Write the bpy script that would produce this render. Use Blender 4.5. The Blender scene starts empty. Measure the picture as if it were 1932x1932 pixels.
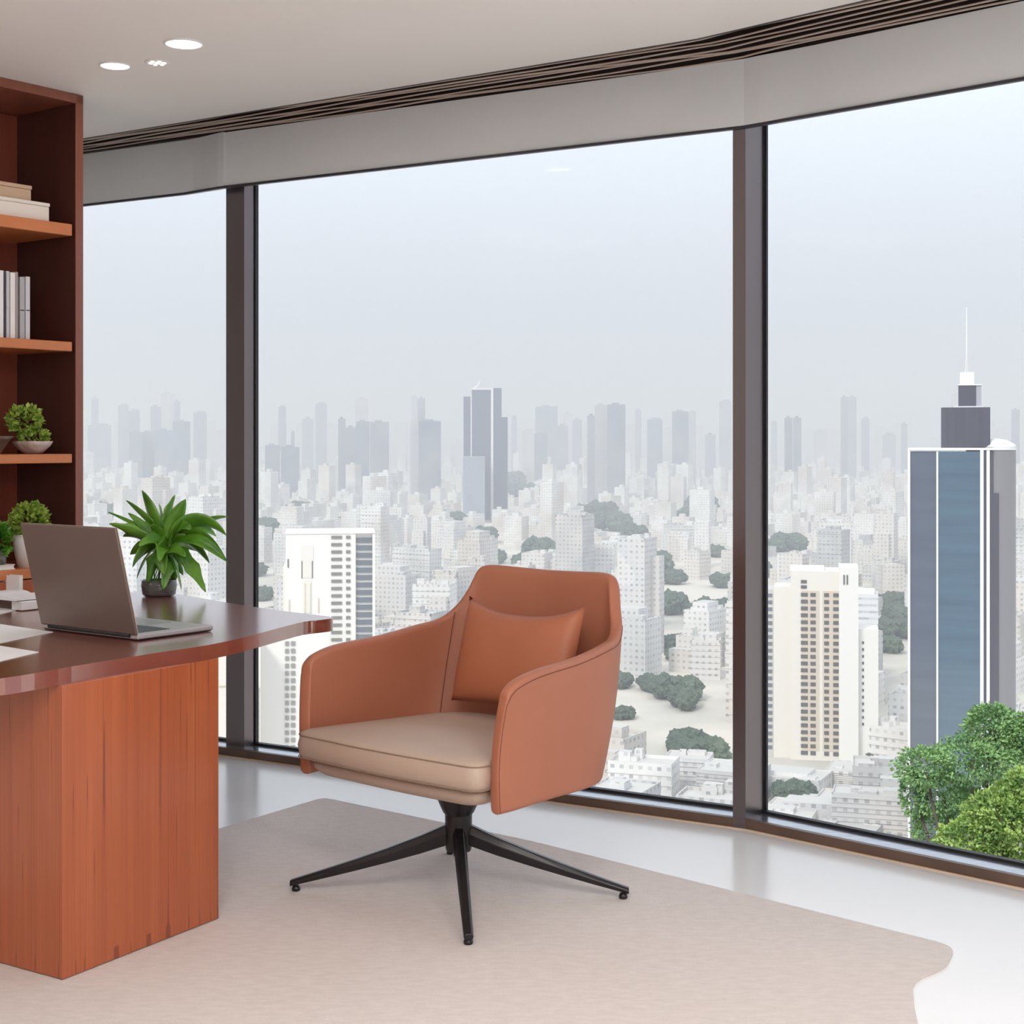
import bpy, bmesh, math, random
from mathutils import Vector, Matrix, noise
C = bpy.context.scene.collection
S = bpy.context.scene
R = random.Random(7)
F = 2800.0; HZ = 835.0; CX = 966.0; EYE = 1.25

# ------------------------------------------------------------------ camera
cam = bpy.data.cameras.new('camera'); camo = bpy.data.objects.new('camera', cam); C.objects.link(camo)
camo.location = (0, 0, EYE); camo.rotation_euler = (math.pi/2, 0, 0)
cam.sensor_width = 36; cam.lens = 36*F/1932; cam.shift_y = -(966-HZ)/1932
cam.clip_start = 0.05; cam.clip_end = 60000
S.camera = camo
# ------------------------------------------------------------------ world, sun, exposure
w = bpy.data.worlds.new('sky'); S.world = w; w.use_nodes = True
nt = w.node_tree; nt.nodes.clear()
tc = nt.nodes.new('ShaderNodeTexCoord'); sp = nt.nodes.new('ShaderNodeSeparateXYZ')
rp = nt.nodes.new('ShaderNodeValToRGB'); bg = nt.nodes.new('ShaderNodeBackground'); wo = nt.nodes.new('ShaderNodeOutputWorld')
nt.links.new(tc.outputs['Generated'], sp.inputs[0]); nt.links.new(sp.outputs['Z'], rp.inputs[0])
rp.color_ramp.elements[0].position = 0.0; rp.color_ramp.elements[0].color = (0.50, 0.53, 0.64, 1)
rp.color_ramp.elements[1].position = 0.26; rp.color_ramp.elements[1].color = (1.17, 1.27, 1.40, 1)
nt.links.new(rp.outputs[0], bg.inputs[0]); bg.inputs[1].default_value = 1.0
nt.links.new(bg.outputs[0], wo.inputs['Surface'])
sl = bpy.data.lights.new('sun', 'SUN'); sl.energy = 2.3; sl.angle = math.radians(12); sl.color = (1, .95, .88)
so = bpy.data.objects.new('sun', sl); C.objects.link(so)
so.rotation_euler = Vector((0.42, 0.75, -0.72)).to_track_quat('-Z', 'Y').to_euler()
S.view_settings.view_transform = 'Standard'; S.view_settings.look = 'None'
S.view_settings.exposure = 0.0; S.view_settings.gamma = 1.0; S.view_settings.use_curve_mapping = False
cy = S.cycles
cy.use_denoising = True; cy.max_bounces = 10; cy.diffuse_bounces = 5; cy.glossy_bounces = 4
cy.transparent_max_bounces = 12; cy.volume_bounces = 1; cy.sample_clamp_indirect = 4.0
cy.caustics_reflective = False; cy.caustics_refractive = False

# ------------------------------------------------------------------ helpers
def P(x, y, Z): return Vector(((x-CX)/F*Z, Z, EYE+(HZ-y)/F*Z))
def onz(x, y, z):
    Z = (EYE-z)*F/(y-HZ); return P(x, y, Z)

def mat(name, col, rough=.5, metal=0.0, spec=.5, coat=0.0, coat_rough=.1, emis=None, es=0, sheen=0):
    m = bpy.data.materials.new(name); m.use_nodes = True
    b = m.node_tree.nodes['Principled BSDF']
    b.inputs['Base Color'].default_value = (*col, 1); b.inputs['Roughness'].default_value = rough
    b.inputs['Metallic'].default_value = metal; b.inputs['Specular IOR Level'].default_value = spec
    b.inputs['Coat Weight'].default_value = coat; b.inputs['Coat Roughness'].default_value = coat_rough
    if sheen: b.inputs['Sheen Weight'].default_value = sheen
    if emis: b.inputs['Emission Color'].default_value = (*emis, 1); b.inputs['Emission Strength'].default_value = es
    return m
def nodes(m): return m.node_tree, m.node_tree.nodes['Principled BSDF']
def N(t, kind, **kw):
    n = t.nodes.new(kind)
    for k, v in kw.items(): setattr(n, k, v)
    return n
def math_(t, op, a, b=None):
    n = t.nodes.new('ShaderNodeMath'); n.operation = op
    for i, v in enumerate((a, b)):
        if v is None: continue
        if isinstance(v, (int, float)): n.inputs[i].default_value = v
        else: t.links.new(v, n.inputs[i])
    return n.outputs[0]
def noisy(name, c1, c2, scale=(5, 5, 5), rough=.5, bump=0, bscale=None, detail=4, lo=.35, hi=.65, **kw):
    m = mat(name, c1, rough, **kw); t, b = nodes(m)
    tc = N(t, 'ShaderNodeTexCoord'); mp = N(t, 'ShaderNodeMapping'); mp.inputs['Scale'].default_value = scale
    nz = N(t, 'ShaderNodeTexNoise'); nz.inputs['Scale'].default_value = 1; nz.inputs['Detail'].default_value = detail
    r = N(t, 'ShaderNodeValToRGB'); r.color_ramp.elements[0].color = (*c1, 1); r.color_ramp.elements[1].color = (*c2, 1)
    r.color_ramp.elements[0].position = lo; r.color_ramp.elements[1].position = hi
    t.links.new(tc.outputs['Object'], mp.inputs[0]); t.links.new(mp.outputs[0], nz.inputs['Vector'])
    t.links.new(nz.outputs['Fac'], r.inputs[0]); t.links.new(r.outputs[0], b.inputs['Base Color'])
    if bump:
        n2 = N(t, 'ShaderNodeTexNoise'); n2.inputs['Scale'].default_value = bscale or 200; n2.inputs['Detail'].default_value = 3
        t.links.new(tc.outputs['Object'], n2.inputs['Vector'])
        bp = N(t, 'ShaderNodeBump'); bp.inputs['Strength'].default_value = bump; bp.inputs['Distance'].default_value = .002
        t.links.new(n2.outputs['Fac'], bp.inputs['Height']); t.links.new(bp.outputs[0], b.inputs['Normal'])
    return m

def wood(name, c1, c2, line, scale=(9, 9, .7), rough=.35, coat=.3, lines=True, spec=.5):
    """veneer with fine grain along the local z axis and thin dark lines"""
    m = mat(name, c1, rough, coat=coat, coat_rough=.18, spec=spec); t, b = nodes(m)
    tc = N(t, 'ShaderNodeTexCoord'); mp = N(t, 'ShaderNodeMapping'); mp.inputs['Scale'].default_value = scale
    nz = N(t, 'ShaderNodeTexNoise'); nz.inputs['Scale'].default_value = 2.2; nz.inputs['Detail'].default_value = 8; nz.inputs['Roughness'].default_value = .6
    r = N(t, 'ShaderNodeValToRGB'); r.color_ramp.elements[0].color = (*c1, 1); r.color_ramp.elements[1].color = (*c2, 1)
    r.color_ramp.elements[0].position = .3; r.color_ramp.elements[1].position = .7
    t.links.new(tc.outputs['Object'], mp.inputs[0]); t.links.new(mp.outputs[0], nz.inputs['Vector']); t.links.new(nz.outputs['Fac'], r.inputs[0])
    if lines:
        mp2 = N(t, 'ShaderNodeMapping'); mp2.inputs['Scale'].default_value = (58, 58, .4)
        n2 = N(t, 'ShaderNodeTexNoise'); n2.inputs['Scale'].default_value = 1.3; n2.inputs['Detail'].default_value = 0
        t.links.new(tc.outputs['Object'], mp2.inputs[0]); t.links.new(mp2.outputs[0], n2.inputs['Vector'])
        d = math_(t, 'ABSOLUTE', math_(t, 'SUBTRACT', n2.outputs['Fac'], .5))
        f = math_(t, 'MULTIPLY', math_(t, 'LESS_THAN', d, .010), .6)
        mx = N(t, 'ShaderNodeMix', data_type='RGBA'); t.links.new(f, mx.inputs['Factor'])
        t.links.new(r.outputs[0], mx.inputs['A']); mx.inputs['B'].default_value = (*line, 1)
        t.links.new(mx.outputs['Result'], b.inputs['Base Color'])
    else: t.links.new(r.outputs[0], b.inputs['Base Color'])
    return m

def link(name, me, m, parent=None, smooth=False):
    o = bpy.data.objects.new(name, me); C.objects.link(o)
    if m: me.materials.append(m)
    if parent: o.parent = parent
    if smooth:
        for p in me.polygons: p.use_smooth = True
    return o
def obj(name, bm, m, parent=None, smooth=False):
    me = bpy.data.meshes.new(name); bmesh.ops.recalc_face_normals(bm, faces=bm.faces[:]); bm.to_mesh(me); bm.free()
    return link(name, me, m, parent, smooth)
def thing(name, label, cat, loc=(0, 0, 0), rz=0, group=None, kind=None):
    o = bpy.data.objects.new(name, None); C.objects.link(o); o.location = loc; o.rotation_euler = (0, 0, rz)
    o.empty_display_size = .1
    return tag(o, label, cat, group, kind)
def tag(o, label=None, cat=None, group=None, kind=None):
    if label: o['label'] = label
    if cat: o['category'] = cat
    if group: o['group'] = group
    if kind: o['kind'] = kind
    return o
def struct(o, label=None):
    o['kind'] = 'structure'
    if label: o['label'] = label
    return o
def box(bm, x0, x1, y0, y1, z0, z1, M=None, bev=0, seg=2):
    vs = [bm.verts.new(((x0, x1)[i], (y0, y1)[j], (z0, z1)[k])) for i in (0, 1) for j in (0, 1) for k in (0, 1)]
    if M is not None:
        for v in vs: v.co = M @ v.co
    q = [(0, 1, 3, 2), (4, 6, 7, 5), (0, 4, 5, 1), (2, 3, 7, 6), (0, 2, 6, 4), (1, 5, 7, 3)]
    fs = [bm.faces.new([vs[i] for i in f]) for f in q]
    if bev:
        es = list({e for f in fs for e in f.edges})
        bmesh.ops.bevel(bm, geom=es, offset=bev, segments=seg, affect='EDGES', profile=.5)
def prism(bm, pts, z0, z1, bev=0):
    lo = [bm.verts.new((p[0], p[1], z0)) for p in pts]; hi = [bm.verts.new((p[0], p[1], z1)) for p in pts]
    n = len(pts); f0 = bm.faces.new(lo[::-1]); f1 = bm.faces.new(hi)
    for i in range(n): bm.faces.new((lo[i], lo[(i+1) % n], hi[(i+1) % n], hi[i]))
    if bev: bmesh.ops.bevel(bm, geom=list(f0.edges)+list(f1.edges), offset=bev, segments=3, affect='EDGES', profile=.5)
def lathe(bm, prof, n=32, M=None, cap=True):
    rings = []
    for r, z in prof:
        ring = []
        for i in range(n):
            a = 2*math.pi*i/n; v = Vector((r*math.cos(a), r*math.sin(a), z))
            ring.append(bm.verts.new(M @ v if M is not None else v))
        rings.append(ring)
    for a, b in zip(rings, rings[1:]):
        for i in range(n): bm.faces.new((a[i], a[(i+1) % n], b[(i+1) % n], b[i]))
    if cap: bm.faces.new(rings[0][::-1]); bm.faces.new(rings[-1])
def tube(bm, pts, r, n=6):
    rings = []
    for i, p in enumerate(pts):
        p = Vector(p); t = (Vector(pts[min(i+1, len(pts)-1)])-Vector(pts[max(i-1, 0)])).normalized()
        a = t.orthogonal().normalized() if i == 0 else (prev-t*prev.dot(t)).normalized()
        prev = a; b = t.cross(a); rr = r[i] if isinstance(r, (list, tuple)) else r
        rings.append([bm.verts.new(p+(a*math.cos(2*math.pi*k/n)+b*math.sin(2*math.pi*k/n))*rr) for k in range(n)])
    for a, b in zip(rings, rings[1:]):
        for i in range(n): bm.faces.new((a[i], a[(i+1) % n], b[(i+1) % n], b[i]))
    bm.faces.new(rings[0][::-1]); bm.faces.new(rings[-1])
def catmull(pts, n):
    pts = [Vector(p) for p in pts]; out = []; m = len(pts)-1
    for k in range(n):
        u = k/(n-1)*m; i = min(int(u), m-1); t = u-i
        p0 = pts[max(i-1, 0)]; p1 = pts[i]; p2 = pts[i+1]; p3 = pts[min(i+2, m)]
        out.append(.5*((2*p1)+(p2-p0)*t+(2*p0-5*p1+4*p2-p3)*t*t+(3*p1-p0-3*p2+p3)*t**3))
    return out
def lerp(a, b, t): return a+(b-a)*t
def frame(o, xdir, z=0):
    """matrix whose local x runs along xdir (plan) and local y to its left"""
    x = Vector((xdir[0], xdir[1], 0)).normalized(); y = Vector((-x.y, x.x, 0))
    return Matrix(((x.x, y.x, 0, o[0]), (x.y, y.y, 0, o[1]), (0, 0, 1, z), (0, 0, 0, 1)))
def place(o, M): o.matrix_world = M; return o

# ------------------------------------------------------------------ materials
M_ceil = noisy('ceiling_paint', (.82, .785, .755), (.84, .805, .775), (1, 1, 1), .8)
M_wall = mat('wall_paint', (.72, .69, .65), .75)
M_fascia = noisy('fascia_fabric', (.69, .71, .735), (.72, .74, .765), (2, 2, 2), .7, bump=.1, bscale=600)
M_floor = noisy('polished_floor', (.81, .805, .81), (.84, .835, .84), (1.4, 1.4, 1.4), .19, spec=.9)
M_rug = noisy('rug_wool', (.60, .53, .50), (.65, .58, .55), (22, 60, 4), .95, bump=.9, bscale=240, sheen=.15)
M_bronze = mat('bronze_anodised', (.19, .16, .165), .30, metal=.9, spec=.6)
M_base = noisy('dark_brown_frame', (.10, .060, .042), (.13, .078, .055), (6, 6, 6), .38)
M_alu = noisy('brushed_sill', (.55, .58, .63), (.42, .45, .52), (3, 60, 3), .18, metal=.85)
M_black = mat('black_rubber', (.012, .012, .016), .5)
M_white = mat('soft_white', (.8, .79, .77), .6)
M_woodred = wood('cherry_veneer', (.33, .078, .028), (.42, .112, .040), (.12, .025, .012), scale=(9, 9, .35), rough=.34, coat=.35)
M_woodcase = wood('shaded_case_veneer', (.052, .016, .012), (.075, .022, .016), (.08, .02, .014), rough=.45, coat=.15, lines=False)  # cherry wood darkened: the shade inside the case is put into the colour
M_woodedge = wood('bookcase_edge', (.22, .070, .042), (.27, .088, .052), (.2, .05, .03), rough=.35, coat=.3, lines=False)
M_woodshelf = wood('lit_shelf_veneer', (.50, .165, .055), (.58, .20, .07), (.2, .05, .03), scale=(3, 3, 14), rough=.4, coat=.2, lines=False)  # brighter orange copy of the wood: warm light on the shelves painted in
M_top = wood('desk_top_veneer', (.19, .042, .024), (.235, .052, .029), (.2, .05, .03), scale=(4, .8, 4), rough=.28, coat=1.0, lines=False)
M_glass = bpy.data.materials.new('window_glass'); M_glass.use_nodes = True
t = M_glass.node_tree; t.nodes.clear()
o_ = N(t, 'ShaderNodeOutputMaterial'); mx = N(t, 'ShaderNodeMixShader'); tr = N(t, 'ShaderNodeBsdfTransparent'); gl = N(t, 'ShaderNodeBsdfGlossy')
fr = N(t, 'ShaderNodeFresnel'); fr.inputs[0].default_value = 1.07; gl.inputs['Roughness'].default_value = 0.01
tr.inputs[0].default_value = (.985, .995, 1, 1)
t.links.new(fr.outputs[0], mx.inputs[0]); t.links.new(tr.outputs[0], mx.inputs[1]); t.links.new(gl.outputs[0], mx.inputs[2]); t.links.new(mx.outputs[0], o_.inputs[0])

# ------------------------------------------------------------------ room shell
Mx = Vector((.754, 4.789)); dm = Vector((-.860, .510)).normalized(); dr = Vector((.729, -.685)).normalized()
om = Vector((.510, .860)).normalized(); orr = Vector((.685, .729)).normalized()   # outward
FL = Mx+dm*5.0; FR = Mx+dr*3.2
mit = (om+orr).normalized(); mk = 1/mit.dot(om)
def fac(off):  # facade polyline offset outward
    return [FL+om*off, Mx+mit*mk*off, FR+orr*off]
CEIL = 2.485
room = [FL, Mx, FR, Vector((3.4, -3.2)), Vector((-4.2, -3.2)), Vector((-5.3, 4.2))]
fo = fac(.16)
bm = bmesh.new(); prism(bm, [fo[0], fo[1], fo[2]]+room[3:], -.15, 0); struct(obj('floor', bm, M_floor))
# ceiling reaches to the air slot (slot narrows a little towards the bookcase)
ci = [FL-om*.16, Mx+dm*3.0-om*.19, Mx-mit*mk*.30, FR-orr*.31]
bm = bmesh.new(); prism(bm, [(p.x, p.y) for p in ci]+[(p.x, p.y) for p in room[3:]], CEIL, CEIL+.02); struct(obj('ceiling', bm, M_ceil))
bm = bmesh.new(); prism(bm, [fo[0], fo[1], fo[2]]+room[3:], CEIL+.22, CEIL+.4); struct(obj('roof_slab', bm, M_wall))
def wall(name, a, b, th=.12, z0=0, z1=CEIL+.22, m=M_wall):
    d = (Vector(b)-Vector(a)); L = d.length; M = frame(a, d)
    bm = bmesh.new(); box(bm, 0, L, -th, 0, z0, z1); return struct(place(obj(name, bm, m), M))
wall('wall_right', room[2]+orr*.16, room[3]); wall('wall_back', room[3], room[4]); wall('wall_left', room[4], room[5]); wall('wall_rear_left', room[5], FL+om*.16)
# (signs above put the thickness outside the room)
# fascia boxes above the glass
def segbox(a, b, o0, o1, z0, z1, outw, bev=0):
    a = Vector(a); b = Vector(b); bm = bmesh.new()
    prism(bm, [a+outw*o0, b+outw*o0, b+outw*o1, a+outw*o1], z0, z1, bev); return bm
HEAD = 2.272
tL = 2.262
# left section is bowed forward next to the joint over the first mullion
pts = [(tL-.06+.0, -.0)]
bm = bmesh.new()
prof = [(5.0, .030), (2.45, .030), (2.40, .028), (2.35, .02), (2.30, .008), (2.24, -.006), (2.205, -.010), (2.205, .034), (2.36, .05), (5.0, .06)]
prism(bm, [Mx+dm*t_+om*(o_+.0) for t_, o_ in prof], HEAD, CEIL+.001); f = obj('trim_1', bm, M_fascia); struct(f, 'grey fascia panel above the left window')
bm = bmesh.new()
prof = [(2.205, 0), (.30, 0), (.14, -.008), (.05, -.012)]
right = [(.06, -.012), (.14, -.006), (.26, 0), (1.62, 0), (3.2, 0)]
poly = [Mx+dm*t_+om*o_ for t_, o_ in prof]+[Mx-mit*.012]+[Mx+dr*t_+orr*o_ for t_, o_ in right]
poly += [FR+orr*.03, Mx+mit*mk*.03, Mx+dm*2.205+om*.03]
prism(bm, poly, HEAD, CEIL+.001); f = obj('trim_2', bm, M_fascia); struct(f, 'grey fascia panel above the middle and right windows')
# dark hem under the fascia
bm = bmesh.new()
prism(bm, [Mx+dm*5+om*.028, Mx+dm*2.45+om*.028, Mx+dm*2.24-om*.006, Mx+dm*2.205-om*.008, Mx-mit*.010, FR-orr*.002, FR+orr*.012, Mx+mit*.006, Mx+dm*2.2+om*.008, Mx+dm*2.45+om*.042, Mx+dm*5+om*.042], HEAD-.009, HEAD)
f = obj('trim_3', bm, mat('dark_hem', (.03, .028, .04), .4)); struct(f, 'thin dark edge under the grey fascia')
# window head soffit
bm = bmesh.new(); prism(bm, fac(.05)+fac(.3)[::-1], 2.37, 2.42); struct(obj('trim_4', bm, M_bronze))
bm = bmesh.new(); prism(bm, fac(.12)+fac(.16)[::-1], 2.40, CEIL+.22); struct(obj('wall_front', bm, M_wall))
# baseboard + sill
bm = bmesh.new(); prism(bm, fac(0)+fac(.02)[::-1], 0, .034, .002); struct(obj('baseboard_window', bm, M_base))
bm = bmesh.new(); prism(bm, fac(.018)+fac(.135)[::-1], 0, .031); struct(obj('trim_5', bm, M_alu), 'brushed metal ledge at the foot of the windows')
bm = bmesh.new(); prism(bm, [p for p in fac(-.006)]+[p for p in fac(.001)[::-1]], 0.0, .004); struct(obj('trim_6', bm, mat('caulk', (.62, .48, .36), .6)), 'tan sealant line along the baseboard')
# mullions
def poly_obj(name, pts, z0, z1, m, bev=0, parent=None):
    bm = bmesh.new(); prism(bm, pts, z0, z1, bev); return obj(name, bm, m, parent)
a = Mx+dm*2.245; b = Mx+dm*2.150
post = thing('trim_7', 'dark bronze mullion between left and middle window', None, kind='structure')
poly_obj('mullion_body', [a+om*.05, b+om*.05, b+om*.125, a+om*.125], .025, 2.40, M_bronze, .002, post)
poly_obj('mullion_gasket', [b+om*.112-dm*.001, b+om*.112-dm*.006, b+om*.13-dm*.006, b+om*.13-dm*.001], .03, 2.40, M_black, 0, post)
post = thing('trim_8', 'dark bronze corner mullion between middle and right window', None, kind='structure')
poly_obj('mullion_body', [Mx-om*.001, Mx+dm*.044-om*.001, Mx+dm*.044+om*.13, Mx+Vector((.60, .8))*.135], .0, 2.40, M_bronze, .002, post)
poly_obj('mullion_gasket', [Mx+Vector((.60, .8))*.128+dr*.002, Mx+Vector((.60, .8))*.128+dr*.009, Mx+Vector((.60, .8))*.14+dr*.009, Mx+Vector((.60, .8))*.14+dr*.002], .03, 2.40, M_black, 0, post)
p3 = Mx+dr*2.55
poly_obj('trim_9', [p3, p3+dr*.06, p3+dr*.06+orr*.13, p3+orr*.13], 0, 2.40, M_bronze, .002)['kind'] = 'structure'
M_top.node_tree.nodes['Principled BSDF'].inputs['Coat IOR'].default_value = 2.4
# panes
def pane(name, a, b, ow, label):
    o = struct(thing(name, label, None))
    g = poly_obj('pane', [a+ow*.122, b+ow*.122, b+ow*.130, a+ow*.130], .03, 2.41, M_glass, 0, o)
    poly_obj('gasket', [a+ow*.112, b+ow*.112, b+ow*.135, a+ow*.135], .031, .040, M_black, 0, o)
pane('window_1', Mx+dm*5.0, Mx+dm*2.24, om, 'left window beside the bookcase')
pane('window_2', Mx+dm*2.155, Mx+dm*.03, om, 'middle window behind the armchair')
pane('window_3', Mx-dr*.035, FR, orr, 'right window with the blue tower in view')

# air slot with slats
grille = thing('ceiling_grille', 'long dark linear air grille in the ceiling along the windows', 'air grille')
bm = bmesh.new(); prism(bm, [Mx+dm*5+om*.05, Mx+mit*mk*.03, FR+orr*.03, ci[3]-orr*.02, ci[2]-mit*.02, ci[1]-om*.02, ci[0]-om*.02], CEIL+.10, CEIL+.12)
obj('housing', bm, mat('slot_black', (.012, .008, .008), .7), grille)
bm = bmesh.new(); inn = [ci[0], ci[1], ci[2], ci[3]]
prism(bm, [p for p in inn]+[ci[3]-orr*.012, ci[2]-mit*.012, ci[1]-om*.012, ci[0]-om*.012], CEIL-.001, CEIL+.10)
prism(bm, [Mx+dm*5+om*.012, Mx+dm*.02+om*.012, Mx+mit*.012, FR+orr*.012, FR+orr*.06, Mx+mit*.06, Mx+dm*5+om*.06], CEIL+.0015, CEIL+.10)
obj('edge_strip', bm, mat('slot_edge', (.03, .02, .018), .5), grille)
M_slat = mat('slat_bronze', (.62, .50, .43), .35, metal=.2)
lin = [Mx+dm*5.0, Mx+dm*3.0, Mx, FR]
def along(t):   # t in [-5, 3.2]; returns window-side point and room-side point
    if t < 0:
        A = Mx+dm*(-t); wd = lerp(.30, .19, min(1, -t/3)); k = min(1, -t/.3)
        return A, A-lerp(mit*mk, om, k)*wd
    A = Mx+dr*t; k = min(1, t/.3); return A, A-lerp(mit*mk, orr, k)*.30
for k in range(7):
    bm = bmesh.new(); f0 = (k+.5)/7.0; ring = []
    for i in range(165):
        t_ = -5+8.2*i/164; A, B = along(t_)
        fr_ = f0+.028*math.sin(t_*4.1+k*1.3)+.018*math.sin(t_*9.3+k*2.1)
        c = lerp(A, B, fr_); n_ = (B-A).normalized()
        wd = .0040+.0012*math.sin(t_*3+k)
        zz = CEIL+.003+.003*math.sin(t_*5+k*2)
        ring.append([bm.verts.new((*(c+n_*s*wd), zz+dz)) for s, dz in ((-1, 0), (1, 0), (1, .0035), (-1, .0035))])
    for r0, r1 in zip(ring, ring[1:]):
        for q in range(4): bm.faces.new((r0[q], r0[(q+1) % 4], r1[(q+1) % 4], r1[q]))
    bm.faces.new(ring[0]); bm.faces.new(ring[-1])
    obj('slat', bm, M_slat, grille)

# ------------------------------------------------------------------ ceiling lights
M_lens = mat('lamp_lens', (.9, .9, .9), .4, emis=(1, .95, .88), es=3.5)
def downlight(x, y, r, label, power, grp='round downlights in the ceiling'):
    t = thing('ceiling_downlight', label, 'ceiling light', (x, y, CEIL), 0, grp)
    bm = bmesh.new(); lathe(bm, [(r*1.09, .0), (r*1.09, -.003), (r, -.005), (r*.98, -.0015)], 40, cap=False); obj('frame', bm, M_white, t, True)
    bm = bmesh.new(); lathe(bm, [(r*.985, -.001), (r*.95, -.0035), (r*.5, -.0045)], 40); obj('lens', bm, M_lens, t, True)
    L = bpy.data.lights.new('downlight_glow', 'AREA'); L.shape = 'DISK'; L.size = r*1.9; L.energy = power; L.color = (1, .93, .86)
    o = bpy.data.objects.new('downlight_glow', L); C.objects.link(o); o.parent = t; o.location = (0, 0, -.012)
    return t
downlight(-1.015, 4.59, .056, 'larger bright round downlight above the desk', 1.3)
downlight(-1.299, 4.857, .047, 'smaller oval-looking bright downlight closest to the bookcase', 1.0)
sp_ = thing('ceiling_spotlight', 'small dim cluster spotlight between the two bright downlights', 'ceiling light', (-1.151, 4.816, CEIL))
bm = bmesh.new(); lathe(bm, [(.040, 0), (.040, -.002), (.036, -.003)], 32); obj('frame', bm, M_ceil, sp_, True)
for a_ in range(7):
    bm = bmesh.new(); q = Matrix.Translation((.022*math.cos(a_*1.05)*(a_ > 0), .022*math.sin(a_*1.05)*(a_ > 0), -.003)); lathe(bm, [(.007, 0), (.006, -.003), (.002, -.004)], 12, q); obj('bulb', bm, mat('spot_bulb', (.9, .9, .9), .3, emis=(1, .9, .75), es=2.5) if a_ == 0 else bpy.data.materials['spot_bulb'], sp_, True)
# unseen fill panels, added out of view to light the interior
def fill_panel(x, y, sx, sy, power):
    t = thing('added_fill_panel', 'added square fill light panel in the ceiling out of view', 'ceiling light', (x, y, CEIL), 0, 'added fill light panels out of view')
    bm = bmesh.new(); box(bm, -sx/2-.02, sx/2+.02, -sy/2-.02, sy/2+.02, -.012, 0); obj('frame', bm, M_white, t)
    bm = bmesh.new(); box(bm, -sx/2, sx/2, -sy/2, sy/2, -.016, -.012); obj('diffuser', bm, mat('fill_panel_diffuser', (.9, .9, .9), .5, emis=(1, .96, .9), es=3), t)
    L = bpy.data.lights.new('fill_panel_glow', 'AREA'); L.shape = 'RECTANGLE'; L.size = sx; L.size_y = sy; L.energy = power; L.color = (1, .965, .93)
    o = bpy.data.objects.new('fill_panel_glow', L); C.objects.link(o); o.parent = t; o.location = (0, 0, -.02)
for x, y, pw in ((1.1, .1, 36), (-.3, 1.1, 38), (1.9, -.9, 42), (-.2, -1.6, 44), (-3.2, 3.6, 8)): fill_panel(x, y, 1.0, 1.0, pw)

# ------------------------------------------------------------------ rug
def rounded(pts, rad, n=6):
    out = []
    for i, p in enumerate(pts):
        p = Vector(p[:2]); a = Vector(pts[i-1][:2]); b = Vector(pts[(i+1) % len(pts)][:2]); r_ = rad[i] if isinstance(rad, list) else rad
        if r_ <= 0: out.append(p); continue
        p0 = p+(a-p).normalized()*min(r_, (a-p).length*.45); p1 = p+(b-p).normalized()*min(r_, (b-p).length*.45)
        for k in range(n+1):
            t_ = k/n; out.append((1-t_)**2*p0+2*t_*(1-t_)*p+t_*t_*p1)
    return out
rugp = rounded([(-.661, 5.20), (.056, 4.636), (1.095, 3.665), (1.03, 3.52), (.925, 3.43), (.87, 3.2), (.80, 2.6), (.62, 1.9), (-2.6, 1.9), (-1.95, 3.3), (-.944, 4.78)],
               [.03, 0, .05, .05, .05, .1, .1, .1, .1, .1, .0])
bm = bmesh.new(); prism(bm, rugp, .0, .007, .002)
tag(obj('area_rug', bm, M_rug), 'pale beige woven rug under the armchair and desk', 'rug')

# ------------------------------------------------------------------ bookcase
BC = Vector((-1.525, 5.28)); bu = Vector((.597, .802)).normalized()
MB = frame((BC.x, BC.y), bu)            # local x to the right along the front, local y into the case
bk = thing('bookcase', 'tall cherry wood bookcase reaching the ceiling', 'bookcase', (0, 0, 0)); place(bk, MB)
D_ = .36; W_ = 1.15; TH = .032
def part(name, m, par, x0, x1, y0, y1, z0, z1, bev=.0015):
    bm = bmesh.new(); box(bm, x0, x1, y0, y1, z0, z1, bev=bev); return obj(name, bm, m, par)
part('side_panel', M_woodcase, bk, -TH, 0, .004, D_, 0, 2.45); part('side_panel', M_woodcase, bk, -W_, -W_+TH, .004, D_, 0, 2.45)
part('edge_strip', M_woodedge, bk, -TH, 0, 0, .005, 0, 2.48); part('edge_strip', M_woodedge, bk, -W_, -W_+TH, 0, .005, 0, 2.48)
part('top_panel', M_woodedge, bk, -W_, 0, 0, D_, 2.452, 2.484)
part('back_panel', wood('back_veneer', (.17, .038, .020), (.22, .05, .026), (.1, .02, .02), rough=.45, coat=.15, lines=False), bk, -W_, 0, D_-.015, D_, 0, 2.45)
for z0, z1 in ((1.980, 2.022), (1.572, 1.606), (1.178, 1.210), (.782, .816)):
    part('shelf', M_woodshelf, bk, -W_+TH, -TH-.012, .004, D_-.015, z0, z1, .003)
cb_ = part('cabinet_door', M_woodred, bk, -W_+TH, -W_/2-.002, .006, .024, .06, .778, .002); cb2 = part('cabinet_door', M_woodred, bk, -W_/2+.002, -TH, .006, .024, .06, .778, .002)
part('plinth', M_woodcase, bk, -W_+TH, -TH, .03, .05, 0, .06, .001)
# stub wall behind the bookcase
bm = bmesh.new(); box(bm, -3.0, 0.0, D_+.004, D_+.10, 0, CEIL); struct(place(obj('wall_partition', bm, M_wall), MB))

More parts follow.
